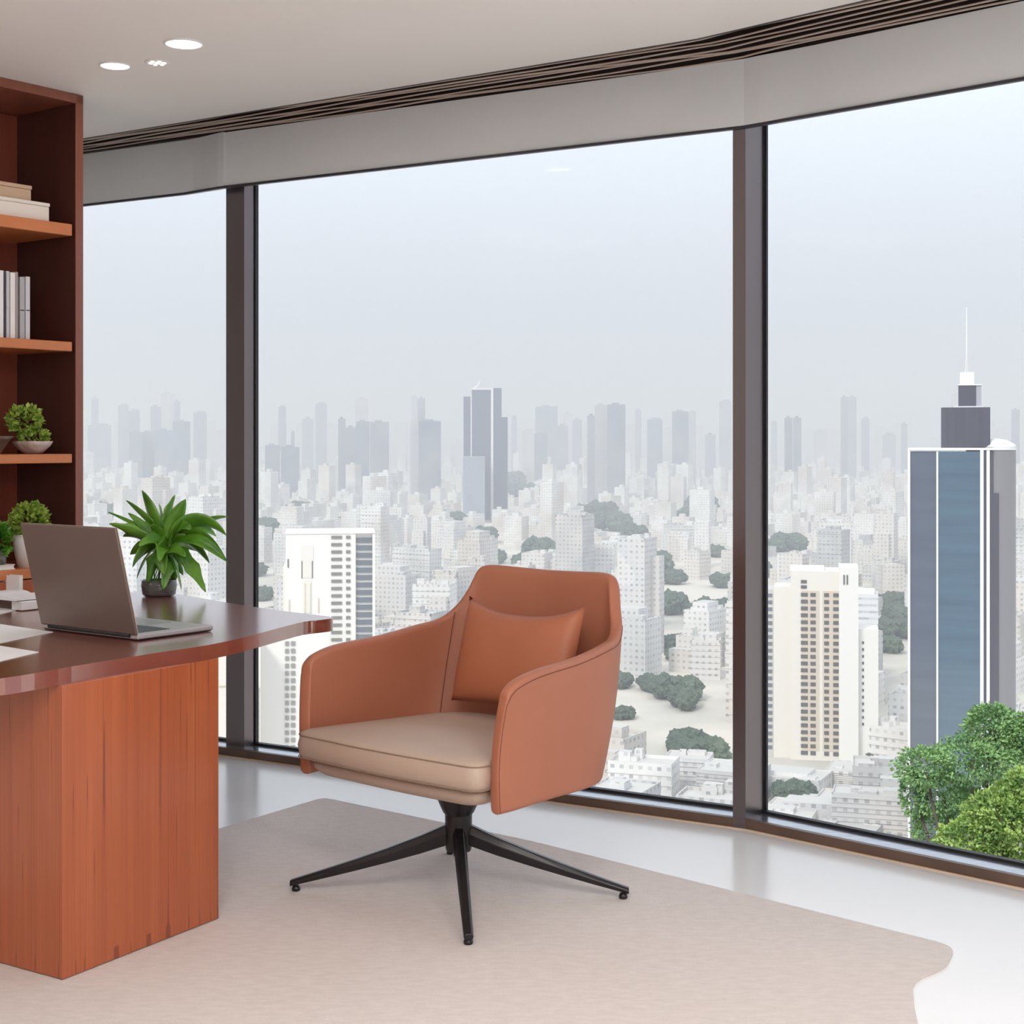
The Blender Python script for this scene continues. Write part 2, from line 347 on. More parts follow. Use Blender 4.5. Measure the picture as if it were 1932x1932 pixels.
def on_shelf(name, label, cat, lx, ly, z, rz=0, group=None):
    p = MB @ Vector((lx, ly, z)); return thing(name, label, cat, p, math.atan2(bu.y, bu.x)+rz, group)
def shelf_px(x, depth=0):   # local x on the bookcase front whose pixel column is x
    k = (x-CX)/F
    # BC + lx*bu + depth*n
    n_ = Vector((-bu.y, bu.x))
    o_ = BC+n_*depth
    return (k*o_.y-o_.x)/(bu.x-k*bu.y)
M_tan = mat('tan_card', (.52, .36, .25), .6); M_cream = mat('cream_card', (.74, .68, .63), .6)
x1 = shelf_px(90, .05); t_ = on_shelf('storage_box', 'long white box lying on the top shelf', 'box', x1-.17, .13, 2.022)
bm = bmesh.new(); box(bm, -.17, .17, -.09, .09, 0, .055, bev=.004); obj('body', bm, M_cream, t_); bm = bmesh.new(); box(bm, -.172, .172, -.092, .092, .055, .068, bev=.003); obj('lid', bm, M_cream, t_)
x1 = shelf_px(61, .06); t_ = on_shelf('storage_box', 'smaller tan box stacked on the white box', 'box', x1-.14, .14, 2.022+.0685)
bm = bmesh.new(); box(bm, -.14, .14, -.075, .075, 0, .042, bev=.004); obj('body', bm, M_tan, t_); bm = bmesh.new(); box(bm, -.142, .142, -.077, .077, .042, .056, bev=.003); obj('lid', bm, M_tan, t_)
# books on the second shelf
greys = [(.78, .78, .8), (.05, .045, .055), (.55, .55, .6), (.80, .77, .76), (.35, .30, .30), (.42, .42, .44), (.62, .6, .64)]
bx = [(-3, 6, 0), (7, 11, 1), (11.5, 17, 2), (19, 28, 3), (28.5, 33.5, 4), (37, 46, 5), (48, 56, 6)]
lbl = ['broad white book at the left end of the row', 'thin black book beside the broad white book', 'slim light grey book right of the black book',
       'thick off-white book in the middle of the row', 'narrow brown-grey book beside the thick off-white book', 'mid-grey book second from the end of the row', 'pale lilac-grey book at the right end of the row']
for (xa, xb, c), lb in zip(bx, lbl):
    l0 = shelf_px(xa, .05); l1 = shelf_px(xb, .05); h_ = .232-.012*(xa > 35)-.003*(c % 2); wd = l1-l0
    t_ = on_shelf('book', lb, 'book', (l0+l1)/2, .05, 1.606, 0, 'books standing on the middle shelf')
    m_ = mat('book_cover', greys[c], .5)
    bm = bmesh.new(); box(bm, -wd/2, -wd/2+.0025, 0, .17, 0, h_); box(bm, wd/2-.0025, wd/2, 0, .17, 0, h_); box(bm, -wd/2, wd/2, -.002, .002, 0, h_, bev=.0008); obj('cover', bm, m_, t_)
    bm = bmesh.new(); box(bm, -wd/2+.0025, wd/2-.0025, .002, .165, .004, h_-.005); obj('pages', bm, M_cream, t_)
    bm = bmesh.new(); box(bm, -wd/2*.8, wd/2*.8, -.003, -.0018, h_*.46, h_*.475); obj('spine_band', bm, M_black if c in (6, 5) else m_, t_)

# leafy clumps
def leaf_mat(name, c1, c2, sc=30, rough=.45):
    m = noisy(name, c1, c2, (sc, sc, sc), rough, lo=.35, hi=.65); t, b = nodes(m)
    b.inputs['Subsurface Weight'].default_value = 0.0
    return m
M_leafy = leaf_mat('small_leaf', (.10, .22, .015), (.42, .55, .10), 60)
M_leafd = leaf_mat('broad_leaf', (.055, .19, .015), (.14, .34, .03), 12, .32)
def clump(bm, c, rx, rz, n, size, rng, lowcut=-.4, shape=1.0):
    for _ in range(n):
        while True:
            d = Vector((rng.gauss(0, 1), rng.gauss(0, 1), rng.gauss(0, 1))).normalized()
            if d.z > lowcut: break
        rr = rng.uniform(.72, 1.02); p = Vector(c)+Vector((d.x*rx, d.y*rx, d.z*rz))*rr
        u = (d+Vector((rng.uniform(-.7, .7), rng.uniform(-.7, .7), rng.uniform(-.4, .9)))).normalized()
        s_ = u.cross(Vector((rng.uniform(-1, 1), rng.uniform(-1, 1), rng.uniform(-1, 1)))).normalized(); n_ = u.cross(s_)
        L = size*rng.uniform(.6, 1.3); wd = L*.38*shape
        a0 = bm.verts.new(p); a1 = bm.verts.new(p+u*L*.5+s_*wd+n_*L*.08); a2 = bm.verts.new(p+u*L); a3 = bm.verts.new(p+u*L*.5-s_*wd+n_*L*.08); a4 = bm.verts.new(p+u*L*.5-n_*L*.04)
        for f in ((a0, a1, a4), (a1, a2, a4), (a2, a3, a4), (a3, a0, a4)): bm.faces.new(f)
def leafobj(name, bm, m, par, smooth=True):
    me = bpy.data.meshes.new(name); bm.to_mesh(me); bm.free(); return link(name, me, m, par, smooth)
# third shelf: bowl with two clumps and a brown dish
M_drift = noisy('driftwood', (.32, .24, .20), (.6, .5, .46), (10, 40, 10), .7)
lx = shelf_px(52, .07); t_ = on_shelf('potted_succulent', 'round bushy green plant in a folded pale shell pot', 'plant', lx, .07, 1.210)
bm = bmesh.new(); lathe(bm, [(.012, 0), (.035, .004), (.062, .03), (.070, .045), (.066, .045), (.05, .02), (.01, .012)], 28, Matrix.Translation((.02, 0, 0))@Matrix.Rotation(.0, 4, 'Y')); obj('pot', bm, M_drift, t_, True)
bm = bmesh.new(); clump(bm, (-.012, 0, .118), .052, .046, 420, .020, random.Random(3), -1); clump(bm, (.022, -.005, .055), .046, .034, 300, .018, random.Random(4), -.6); leafobj('foliage', bm, M_leafy, t_, False)
bm = bmesh.new(); tube(bm, [(.02, 0, .012), (.01, .005, .05), (-.008, 0, .09)], [.006, .005, .004]); obj('stem', bm, M_drift, t_, True)
lx = shelf_px(-6, .06); t_ = on_shelf('wooden_dish', 'shallow brown wooden dish on the third shelf', 'dish', lx, .08, 1.210)
bm = bmesh.new(); lathe(bm, [(.025, 0), (.03, .012), (.055, .05), (.068, .062), (.062, .062), (.045, .045), (.008, .03)], 32); obj('bowl', bm, noisy('dish_wood', (.10, .06, .05), (.20, .13, .11), (8, 8, 30), .4), t_, True)
# fourth shelf: green ball plant in white pot behind the laptop and jar plant
lx = shelf_px(60, .06); t_ = on_shelf('potted_plant', 'bright green ball-shaped plant in a white pot behind the laptop', 'plant', lx, .07, .816)
bm = bmesh.new(); lathe(bm, [(.042, 0), (.055, .06), (.060, .115), (.054, .115), (.05, .06), (.01, .05)], 32); obj('pot', bm, M_white, t_, True)
bm = bmesh.new(); clump(bm, (0, 0, .155), .060, .062, 700, .022, random.Random(5), -.8); leafobj('foliage', bm, M_leafy, t_, False)
lx = shelf_px(-2, .04); t_ = on_shelf('jar_plant', 'small dark green plant in a clear glass jar left of the white pot', 'plant', lx, .05, .834)
M_jar = bpy.data.materials.new('clear_jar'); M_jar.use_nodes = True; b_ = M_jar.node_tree.nodes['Principled BSDF']; b_.inputs['Transmission Weight'].default_value = .9; b_.inputs['Roughness'].default_value = .05; b_.inputs['Base Color'].default_value = (.9, .93, .9, 1)
bm = bmesh.new(); lathe(bm, [(.026, 0), (.030, .01), (.030, .05), (.026, .06), (.024, .06), (.027, .05), (.027, .012), (.005, .006)], 28); obj('jar', bm, M_jar, t_, True)
bm = bmesh.new(); clump(bm, (0, 0, .085), .034, .045, 240, .030, random.Random(6), -1); leafobj('foliage', bm, M_leafd, t_, False)
t_ = on_shelf('notebook', 'cream notebook lying under the glass jar plant', 'book', lx, .09, .816)
bm = bmesh.new(); box(bm, -.10, .05, -.07, .08, 0, .0035, bev=.001); box(bm, -.10, .05, -.07, .08, .0145, .018, bev=.001); obj('cover', bm, M_cream, t_)
bm = bmesh.new(); box(bm, -.098, .047, -.067, .077, .0035, .0145); obj('pages', bm, M_white, t_)

# ------------------------------------------------------------------ desk
DT = .727
desk = thing('desk', 'large glossy cherry desk with a pointed curved top', 'desk', (-1.0, 3.6, 0))
def w2d(p): return (p[0]+1.0, p[1]-3.6)
front = [(-1.62, 3.02), (-1.36, 3.10), (-1.135, 3.29), (-1.027, 3.469), (-.892, 3.68), (-.752, 3.90), (-.62, 4.30), (-.575, 4.365), (-.545, 4.40), (-.534, 4.425), (-.545, 4.455), (-.58, 4.49)]
fr_s = [(p.x, p.y) for p in catmull([(x, y, 0) for x, y in front], 60)]
tip = []
back = [(-.7234, 4.62), (-.88, 4.79), (-.9967, 4.93), (-1.15, 5.12), (-1.30, 5.185), (-1.46, 5.22), (-2.10, 4.36), (-2.45, 3.8), (-2.1, 3.1)]
bm = bmesh.new(); prism(bm, [w2d(p) for p in fr_s+tip+back], DT-.038, DT, .003); obj('desk_top', bm, M_top, desk)
c0 = Vector((-1.038, 3.428)); c1 = Vector((-.765, 3.872)); nl = Vector((-.194, .143)).normalized()
ax = (c1-c0).normalized(); nl = Vector((-ax.y, ax.x))
pd = frame((c0.x+1.0, c0.y-3.6), ax)
bm = bmesh.new(); box(bm, 0, (c1-c0).length, 0, .75, .009, DT-.038, bev=.002); o_ = obj('pedestal', bm, M_woodred, desk); o_.matrix_parent_inverse = Matrix(); o_.matrix_local = pd

# laptop
M_lap = noisy('laptop_shell', (.17, .125, .105), (.185, .138, .118), (2, 2, 2), .38, metal=.35)
M_lapb = mat('laptop_base', (.45, .42, .42), .35, metal=.5)
hx = Vector((-.985, 3.905, 0)); hd = Vector((-.80, .60, 0)).normalized()
ML = frame((hx.x, hx.y), (-hd.x, -hd.y), DT)    # x from hinge left end... towards the viewer's right
lap = thing('laptop', 'open taupe laptop seen from behind its lid', 'laptop'); place(lap, frame((hx.x, hx.y), (hd.x, hd.y), DT+.001))
# local x: along the hinge (to the picture's left), local y: towards the viewer (left of hd) -> base extends to -y
LW = .41
part('base', M_lapb, lap, 0, LW, -.262, 0.0, .003, .016, .003)
part('base_edge', M_black, lap, .004, LW-.004, -.258, -.004, 0, .004, .001)
part('keyboard', M_black, lap, .03, LW-.03, -.135, -.03, .0155, .0168, 0)
part('touchpad', mat('pad', (.36, .34, .34), .3, metal=.4), lap, LW/2-.06, LW/2+.06, -.235, -.15, .0155, .0165, 0)
bm = bmesh.new(); box(bm, 0, LW, -.004, .004, 0, .292, bev=.003); lid = obj('lid', bm, M_lap, lap)
lid.location = (0, .002, .016); lid.rotation_euler = (math.radians(-13.5), 0, 0)
bm = bmesh.new(); box(bm, .008, LW-.008, -.0055, -.0042, .01, .284); scr = obj('screen', bm, mat('screen_glass', (.01, .01, .012), .1), lid)
bm = bmesh.new(); box(bm, .0, LW, -.0052, -.0035, .0, .292, bev=.0005); obj('bezel', bm, mat('bezel_silver', (.65, .58, .53), .35, metal=.5), lid)
bm = bmesh.new(); tube(bm, [(.03, 0, .012), (LW-.03, 0, .012)], .006, 10); obj('hinge', bm, M_black, lap)

# papers
M_paper = noisy('paper', (.78, .78, .80), (.82, .82, .84), (8, 8, 8), .7)
def sheet(name, label, pxs, z, group=None, th=.0012):
    pts = [onz(x, y, z) for x, y in pxs]; c = sum((Vector((p.x, p.y)) for p in pts), Vector((0, 0)))/len(pts)
    bm = bmesh.new(); prism(bm, rounded([(p.x-c.x, p.y-c.y) for p in pts], .004, 3), 0, th); o = obj(name, bm, M_paper); o.location = (c.x, c.y, z); tag(o, label, 'paper', group)
sheet('paper_sheet', 'white paper sheet on the desk just left of the laptop hinge', [(-60, 1170), (0, 1178), (101, 1193), (0, 1214), (-90, 1228), (-140, 1195)], DT+.0003, 'loose white sheets on the desk')
sheet('paper_sheet', 'white paper sheet closest to the front edge of the desk', [(-60, 1212), (0, 1219), (74, 1231), (0, 1248), (-80, 1262), (-120, 1235)], DT+.0003, 'loose white sheets on the desk')
sheet('paper_sheet', 'broad white sheet lying flat under the brown box', [(-60, 1128), (20, 1126), (70, 1133), (56, 1146), (0, 1159), (-80, 1172)], DT+.0003, 'loose white sheets on the desk')
cbx = onz(10, 1148, DT+.0015)
M_brownb = noisy('brown_leather_box', (.10, .055, .045), (.15, .085, .07), (6, 6, 6), .5)
t_ = thing('organizer_box', 'small brown box under white papers at the left edge', 'box', (cbx.x, cbx.y, DT+.0016), math.atan2(-hd.y, -hd.x))
bm = bmesh.new(); box(bm, -.20, .045, -.0, .12, 0, .030, bev=.002); obj('body', bm, M_brownb, t_)
bm = bmesh.new(); box(bm, .046, .10, -.01, .11, 0, .028, bev=.003); obj('side_block', bm, M_paper, t_)
t_2 = thing('open_book', 'open book with curved white pages resting on the brown box', 'book', (cbx.x, cbx.y, DT+.0325), math.atan2(-hd.y, -hd.x))
bm = bmesh.new()
for sgn in (-1, 1):
    ring = []
    for i in range(11):
        s_ = i/10; ring.append((sgn*s_*.13, .014*math.sin(min(1, s_*2.2)*math.pi*.5)*(1-.55*s_)+.001))
    for (xa, za), (xb, zb) in zip(ring, ring[1:]):
        v = [bm.verts.new((-.04+xx, yy, zz)) for xx, yy, zz in ((xa, -.03, 0), (xb, -.03, 0), (xb, -.03, zb), (xa, -.03, za), (xa, .13, 0), (xb, .13, 0), (xb, .13, zb), (xa, .13, za))]
        for f in ((0, 1, 2, 3), (4, 7, 6, 5), (3, 2, 6, 7), (0, 4, 5, 1), (1, 5, 6, 2), (0, 3, 7, 4)): bm.faces.new([v[i] for i in f])
bmesh.ops.remove_doubles(bm, verts=bm.verts[:], dist=1e-5); obj('pages', bm, M_paper, t_2)
cb3 = onz(10, 1128, DT)
t_ = thing('white_folder', 'upright white folder standing behind the open book', 'folder', (cb3.x, cb3.y+.03, DT+.0012), math.atan2(-hd.y, -hd.x)+.1)
bm = bmesh.new(); box(bm, -.25, .055, 0, .003, 0, .072, bev=.001); obj('front_cover', bm, M_paper, t_)
bm = bmesh.new(); box(bm, -.25, .055, .012, .015, 0, .074, bev=.001); obj('back_cover', bm, M_paper, t_)
bm = bmesh.new(); box(bm, -.25, .052, .003, .012, 0, .068); obj('pages', bm, M_white, t_)

# plant on the desk
pc = onz(300, 1124, DT); pcx, pcy = pc.x, pc.y
pl = thing('potted_houseplant', 'leafy green houseplant with long arching leaves on the desk corner', 'plant', (pcx, pcy, DT))
bm = bmesh.new(); lathe(bm, [(.048, 0), (.056, .006), (.060, .035), (.058, .055), (.054, .055), (.054, .012), (.01, .010)], 40); obj('glass_pot', bm, M_jar, pl, True)
bm = bmesh.new(); lathe(bm, [(.05, .012), (.052, .04), (.01, .044)], 32); obj('soil', bm, noisy('soil', (.03, .02, .015), (.08, .06, .04), (60, 60, 60), .9), pl, True)
def leaf(par, base, tip, arch, wd, rng, lobes=0, tw=0.0, m=M_leafd):
    base = Vector(base); tip = Vector(tip); n = 14; bm = bmesh.new(); rows = []
    mid = (base+tip)/2+Vector((0, 0, arch))
    up = Vector((0, 0, 1))
    for i in range(n+1):
        s_ = i/n; p = (1-s_)**2*base+2*s_*(1-s_)*mid+s_*s_*tip
        d = ((1-s_)*(mid-base)+s_*(tip-mid)).normalized()
        side = d.cross(up)
        side = side.normalized() if side.length > .05 else Vector((1, 0, 0))
        side = Matrix.Rotation(tw, 3, d) @ side
        nn = side.cross(d).normalized()
        k = (max(0, s_-.12)/.88)
        ww = wd*(math.sin(math.pi*min(1, k**.8))**.75 if k > 0 else .02)+.0012
        if lobes: ww *= 1-.35*abs(math.sin(s_*lobes*math.pi))
        row = [bm.verts.new(p+side*ww*q+nn*(abs(q)**1.5)*ww*.28) for q in (-1, -.5, 0, .5, 1)]
        rows.append(row)
    for a_, b_ in zip(rows, rows[1:]):
        for q in range(4): bm.faces.new((a_[q], a_[q+1], b_[q+1], b_[q]))
    me = bpy.data.meshes.new('leaf'); bm.to_mesh(me); bm.free(); o = link('leaf', me, m, par, True)
    md = o.modifiers.new('s', 'SOLIDIFY'); md.thickness = .0009
    return o
cen = P(318, 1032, pcy)
def rel(x, y, dz): q = P(x, y, pcy+dz); return (q.x-pcx, q.y-pcy, q.z-DT)
rl = random.Random(11)
L_ = [  # tip px, depth, arch, half width, lobes
 (268, 925, .02, .01, .020, 0), (238, 944, .05, .01, .012, 0), (204, 966, .08, .01, .004, 0), (206, 988, -.05, .03, .017, 3), (242, 968, .06, .02, .009, 0),
 (330, 934, .05, .01, .016, 3), (350, 942, -.03, .02, .018, 0), (300, 950, .03, .02, .020, 2), (338, 960, .10, .02, .012, 0),
 (427, 1010, -.02, .13, .022, 0), (432, 1068, -.06, .15, .020, 0), (408, 1012, .06, .08, .016, 0), (425, 1058, -.10, .09, .018, 0), (430, 975, .10, .07, .014, 0),
 (388, 1117, -.10, .04, .020, 3), (362, 1078, -.02, .04, .016, 2), (342, 1112, -.06, .05, .018, 2), (308, 1112, -.07, .04, .019, 2), (330, 1100, .05, .04, .016, 0),
 (278, 1108, -.02, .05, .016, 2), (258, 1092, .04, .05, .018, 0), (246, 1046, .08, .05, .016, 0), (250, 1070, -.08, .06, .017, 0), (262, 1030, -.12, .05, .017, 2),
 (300, 1060, -.14, .06, .020, 2), (350, 1050, -.14, .06, .018, 2), (375, 1040, .12, .06, .016, 0), (280, 1010, .05, .06, .018, 3), (360, 1000, -.08, .07, .019, 2), (395, 1062, .03, .08, .018, 0), (345, 1085, .08, .05, .018, 3), (290, 1045, -.12, .04, .022, 2), (232, 1012, .02, .05, .015, 0), (222, 995, .07, .05, .014, 2), (285, 990, -.08, .03, .016, 2), (332, 990, -.10, .02, .017, 2), (310, 1085, -.10, .05, .018, 0)]
for (x, y, dz, ar, wd, lb) in L_:
    b0 = rel(312+rl.uniform(-14, 14), 1040+rl.uniform(-18, 18), rl.uniform(-.03, .03))
    leaf(pl, b0, rel(x, y, dz), ar, wd*1.55, rl, lb, rl.choice([-1, 1])*rl.uniform(.55, 1.15))
for k in range(9):
    bm = bmesh.new(); b0 = Vector(rel(312+rl.uniform(-16, 16), 1035+rl.uniform(-14, 14), rl.uniform(-.03, .03))); a0 = Vector((rl.uniform(-.02, .02), rl.uniform(-.02, .02), .04))
    tube(bm, [a0, (a0+b0)/2+Vector((rl.uniform(-.01, .01), 0, 0)), b0], .0022); obj('stem', bm, M_leafd, pl, True)

# ------------------------------------------------------------------ armchair
CH = Vector((-.147, 4.083)); CF = Vector((-.646, -.763)).normalized()
M_leather = noisy('terracotta_leather', (.375, .133, .074), (.40, .145, .082), (4, 4, 4), .5, bump=.12, bscale=500)
M_pillow = noisy('terracotta_cushion', (.37, .118, .056), (.40, .130, .063), (5, 5, 5), .55, bump=.1, bscale=400)
M_seat = noisy('taupe_leather', (.43, .325, .262), (.455, .345, .28), (4, 4, 4), .5, bump=.1, bscale=500)
M_leg = mat('black_metal', (.022, .020, .022), .28, metal=.3, spec=.5)
M_thread = mat('stitch_dark', (.16, .05, .03), .7); M_thread2 = mat('stitch_tan', (.25, .17, .12), .7)
ch = thing('swivel_armchair', 'terracotta leather armchair with taupe seat on black star base', 'armchair'); place(ch, frame(CH, CF, .007))
# local x = forward, local y = sitter's left (nearer the camera)
G = .007
Bs = [(.248, .348, .322), (.20, .352, .322), (.05, .352, .325), (-.10, .345, .322), (-.20, .318, .320), (-.26, .255, .320), (-.295, .15, .320), (-.305, 0, .320)]
Ts = [(.234, .363, .622), (.208, .368, .647), (.12, .367, .668), (-.06, .357, .680), (-.19, .345, .697), (-.275, .325, .712), (-.325, .300, .752), (-.350, .277, .80), (-.370, .260, .852), (-.380, .243, .868), (-.388, .20, .873), (-.398, .10, .870), (-.402, 0, .868)]
def resamp(pts, n):
    full = pts+[(x, -y, z) for x, y, z in pts[-2::-1]]
    c = catmull(full, 600); L = [0]
    for a_, b_ in zip(c, c[1:]): L.append(L[-1]+(b_-a_).length)
    out = []; j = 0
    for i in range(n):
        s_ = L[-1]*i/(n-1)
        while j < len(L)-2 and L[j+1] < s_: j += 1
        q = (s_-L[j])/max(1e-9, L[j+1]-L[j]); out.append(c[j].lerp(c[j+1], min(1, q)))
    return out
NU = 121; NV = 17
# pair bottom and top by plan position: param by control-point index
def param(pts, keys, n):
    full = pts+[(x, -y, z) for x, y, z in pts[-2::-1]]; kk = keys+[2-k for k in keys[-2::-1]]
    dense = catmull(full, 1201); kd = []
    m = len(full)-1
    for i in range(1201):
        u = i/1200*m; a_ = min(int(u), m-1); kd.append(kk[a_]+(kk[a_+1]-kk[a_])*(u-a_))
    out = []; j = 0
    for i in range(n):
        k = 2*i/(n-1)
        while j < 1199 and kd[j+1] < k: j += 1
        q = (k-kd[j])/max(1e-9, kd[j+1]-kd[j]); out.append(dense[j].lerp(dense[j+1], max(0, min(1, q))))
    return out
kB = [0, .11, .30, .48, .62, .74, .87, 1]
kT = [0, .05, .20, .40, .53, .62, .68, .725, .765, .79, .83, .92, 1]
Bp = param(Bs, kB, NU); Tp = param(Ts, kT, NU)
def shellpt(i, v):
    p = Bp[i].lerp(Tp[i], v); k = math.sin(math.pi*v)
    # outward belly, strongest at rear; slight inward waist on the arms' front
    out = Vector((p.x+.02, p.y, 0)); out = Vector((min(out.x, .05)*.6, out.y, 0)).normalized()
    u = 2*i/(NU-1); fr_ = min(u, 2-u)
    bulge = .012*math.sin(min(1, fr_/.9)*math.pi*.5) - .006*(1-min(1, fr_/.3))
    return p+out*bulge*k+Vector((.012*math.sin(math.pi*min(1, v*1.05))**.8*max(0, 1-fr_/.22) if 0 < v < .95 else 0, 0, 0))
bm = bmesh.new(); gv = [[bm.verts.new(shellpt(i, j/(NV-1))) for j in range(NV)] for i in range(NU)]
for i in range(NU-1):
    for j in range(NV-1): bm.faces.new((gv[i][j], gv[i+1][j], gv[i+1][j+1], gv[i][j+1]))
shell = obj('shell', bm, M_leather, ch, True)
sd = shell.modifiers.new('s', 'SOLIDIFY'); sd.thickness = .034; sd.offset = 0
bv = shell.modifiers.new('b', 'SUBSURF'); bv.levels = 2; bv.render_levels = 2
def shell_n(i, v):
    a_ = shellpt(max(0, i-1), v); b_ = shellpt(min(NU-1, i+1), v); c_ = shellpt(i, max(0, v-.03)); d_ = shellpt(i, min(1, v+.03))
    n_ = (b_-a_).cross(d_-c_).normalized()
    p = shellpt(i, v)
    return n_ if n_.dot(Vector((p.x-.05, p.y, 0))) > 0 else -n_
# seams: inner seam at both back corners, outer piping a little inside the rim
for ci_ in (int(.67*(NU-1)/2), NU-1-int(.67*(NU-1)/2)):
    bm = bmesh.new(); tube(bm, [shellpt(ci_, v)-shell_n(ci_, v)*.0170 for v in [k/30 for k in range(0, 30)]], .0016, 6); obj('seam', bm, M_thread, ch)
for side in (0, 1):
    bm = bmesh.new(); pts = []
    for k in range(0, 17): pts.append((1, .03+k/16*.86))
    pts.append((2, .935))
    for k in range(3, int(.70*(NU-1)/2)): pts.append((k, .95))
    pp = []
    for i, v in pts:
        ii = i if side == 0 else NU-1-i
        pp.append(shellpt(ii, v)+shell_n(ii, v)*.0172)
    tube(bm, pp, .0012, 6); obj('seam', bm, M_thread, ch)
# seat cushion: rounded plan, crowned top
def seatplan(x0, x1, w0, w1, rf, rb, bow=.02):
    pts = [(x1, w1), (x0, w0), (x0, -w0), (x1, -w1)]
    out = rounded([(x1, -w1), (x1+bow, 0), (x1, w1), (x0+.06, w0), (x0, w0*.55), (x0, -w0*.55), (x0+.06, -w0)], [rf, .35, rf, rb, .12, .12, rb], 8)
    return out
def cushion(name, plan, z0, z1, m, par, crown=.012, r=.018, tilt=0.0):
    c = sum(plan, Vector((0, 0)))/len(plan); bm = bmesh.new(); rings = []
    prof = [(1-.9, z0), (1-.012/.3, z0), (1-.006/.3, z0+.003), (1.0, z0+.012), (1.012, (z0+z1)/2), (1.0, z1-r), (1-.01, z1-r*.35), (1-.04, z1), (.85, z1+crown*.35), (.6, z1+crown*.8), (.3, z1+crown), (.05, z1+crown)]
    for s_, z in prof: rings.append([bm.verts.new((c.x+(p.x-c.x)*s_, c.y+(p.y-c.y)*s_, z+tilt*(p.x))) for p in plan])
    n = len(plan)
    for a_, b_ in zip(rings, rings[1:]):
        for i in range(n): bm.faces.new((a_[i], a_[(i+1) % n], b_[(i+1) % n], b_[i]))
    bm.faces.new(rings[0][::-1]); bm.faces.new(rings[-1]); return obj(name, bm, m, par, True)
sp1 = seatplan(-.265, .300, .235, .342, .05, .08)
cushion('seat_cushion', sp1, .375, .452, M_seat, ch, tilt=.01)
sp2 = seatplan(-.26, .275, .235, .320, .06, .08, .015)
def platf():
    bm = bmesh.new(); n = len(sp2); rings = []
    for s_, z in ((.3, .318), (.80, .322), (.93, .335), (.99, .352), (1.0, .368), (.97, .374), (.3, .374)): rings.append([bm.verts.new((p.x*s_, p.y*s_, z)) for p in sp2])
    for a_, b_ in zip(rings, rings[1:]):
        for i in range(n): bm.faces.new((a_[i], a_[(i+1) % n], b_[(i+1) % n], b_[i]))
    bm.faces.new(rings[0][::-1]); bm.faces.new(rings[-1]); return obj('seat_base', bm, M_seat, ch, True)
platf()
for z_, s_ in ((.441, 1.003), (.381, 1.006)):
    bm = bmesh.new(); c_ = sum(sp1, Vector((0, 0)))/len(sp1); pts = [Vector((c_.x+(p.x-c_.x)*s_, c_.y+(p.y-c_.y)*s_, z_+.01*p.x)) for p in sp1 if p.x > -.02]
    # order starts at the front right corner: reorder into one run
    st = max(range(len(pts)), key=lambda i: (pts[i]-pts[i-1]).length); pts = pts[st:]+pts[:st]
    tube(bm, pts, .0014, 6); obj('seam', bm, M_thread2, ch)
# lumbar pillow
def pillow():
    bm = bmesh.new(); nu, nv = 28, 20; W2, H2, T2 = .216, .145, .060
    def pt(u, v, s_):
        # u,v in -1..1
        ed = (1-abs(u)**2.6)*(1-abs(v)**2.6)
        x = u*W2*(1-.035*(1-abs(v)**2)); pinch = .16*(1-u*u)
        y = v*H2*(1-pinch*(1 if v > 0 else .35)) + (.02 if v > 0 else 0)*abs(u)**3*abs(v)
        wr = .0025*math.sin(u*22+v*3)*max(0, abs(u)-.55)
        return Vector((s_*(T2*max(0, ed)**.48)+wr, x, y))
    fr_ = [[bm.verts.new(pt(-1+2*i/nu, -1+2*j/nv, 1)) for j in range(nv+1)] for i in range(nu+1)]
    bk_ = [[bm.verts.new(pt(-1+2*i/nu, -1+2*j/nv, -1)) for j in range(nv+1)] for i in range(nu+1)]
    for g_ in (fr_, bk_):
        for i in range(nu):
            for j in range(nv): bm.faces.new((g_[i][j], g_[i+1][j], g_[i+1][j+1], g_[i][j+1]))
    bmesh.ops.remove_doubles(bm, verts=bm.verts[:], dist=1e-4)
    return bm
pw = obj('lumbar_pillow', pillow(), M_pillow, None, True)
MP = frame(CH, CF, .007) @ Matrix.Translation((-.212, .028, .630)) @ Matrix.Rotation(math.radians(-15), 4, 'Y')
place(pw, MP); tag(pw, 'terracotta lumbar pillow leaning on the armchair back', 'pillow')
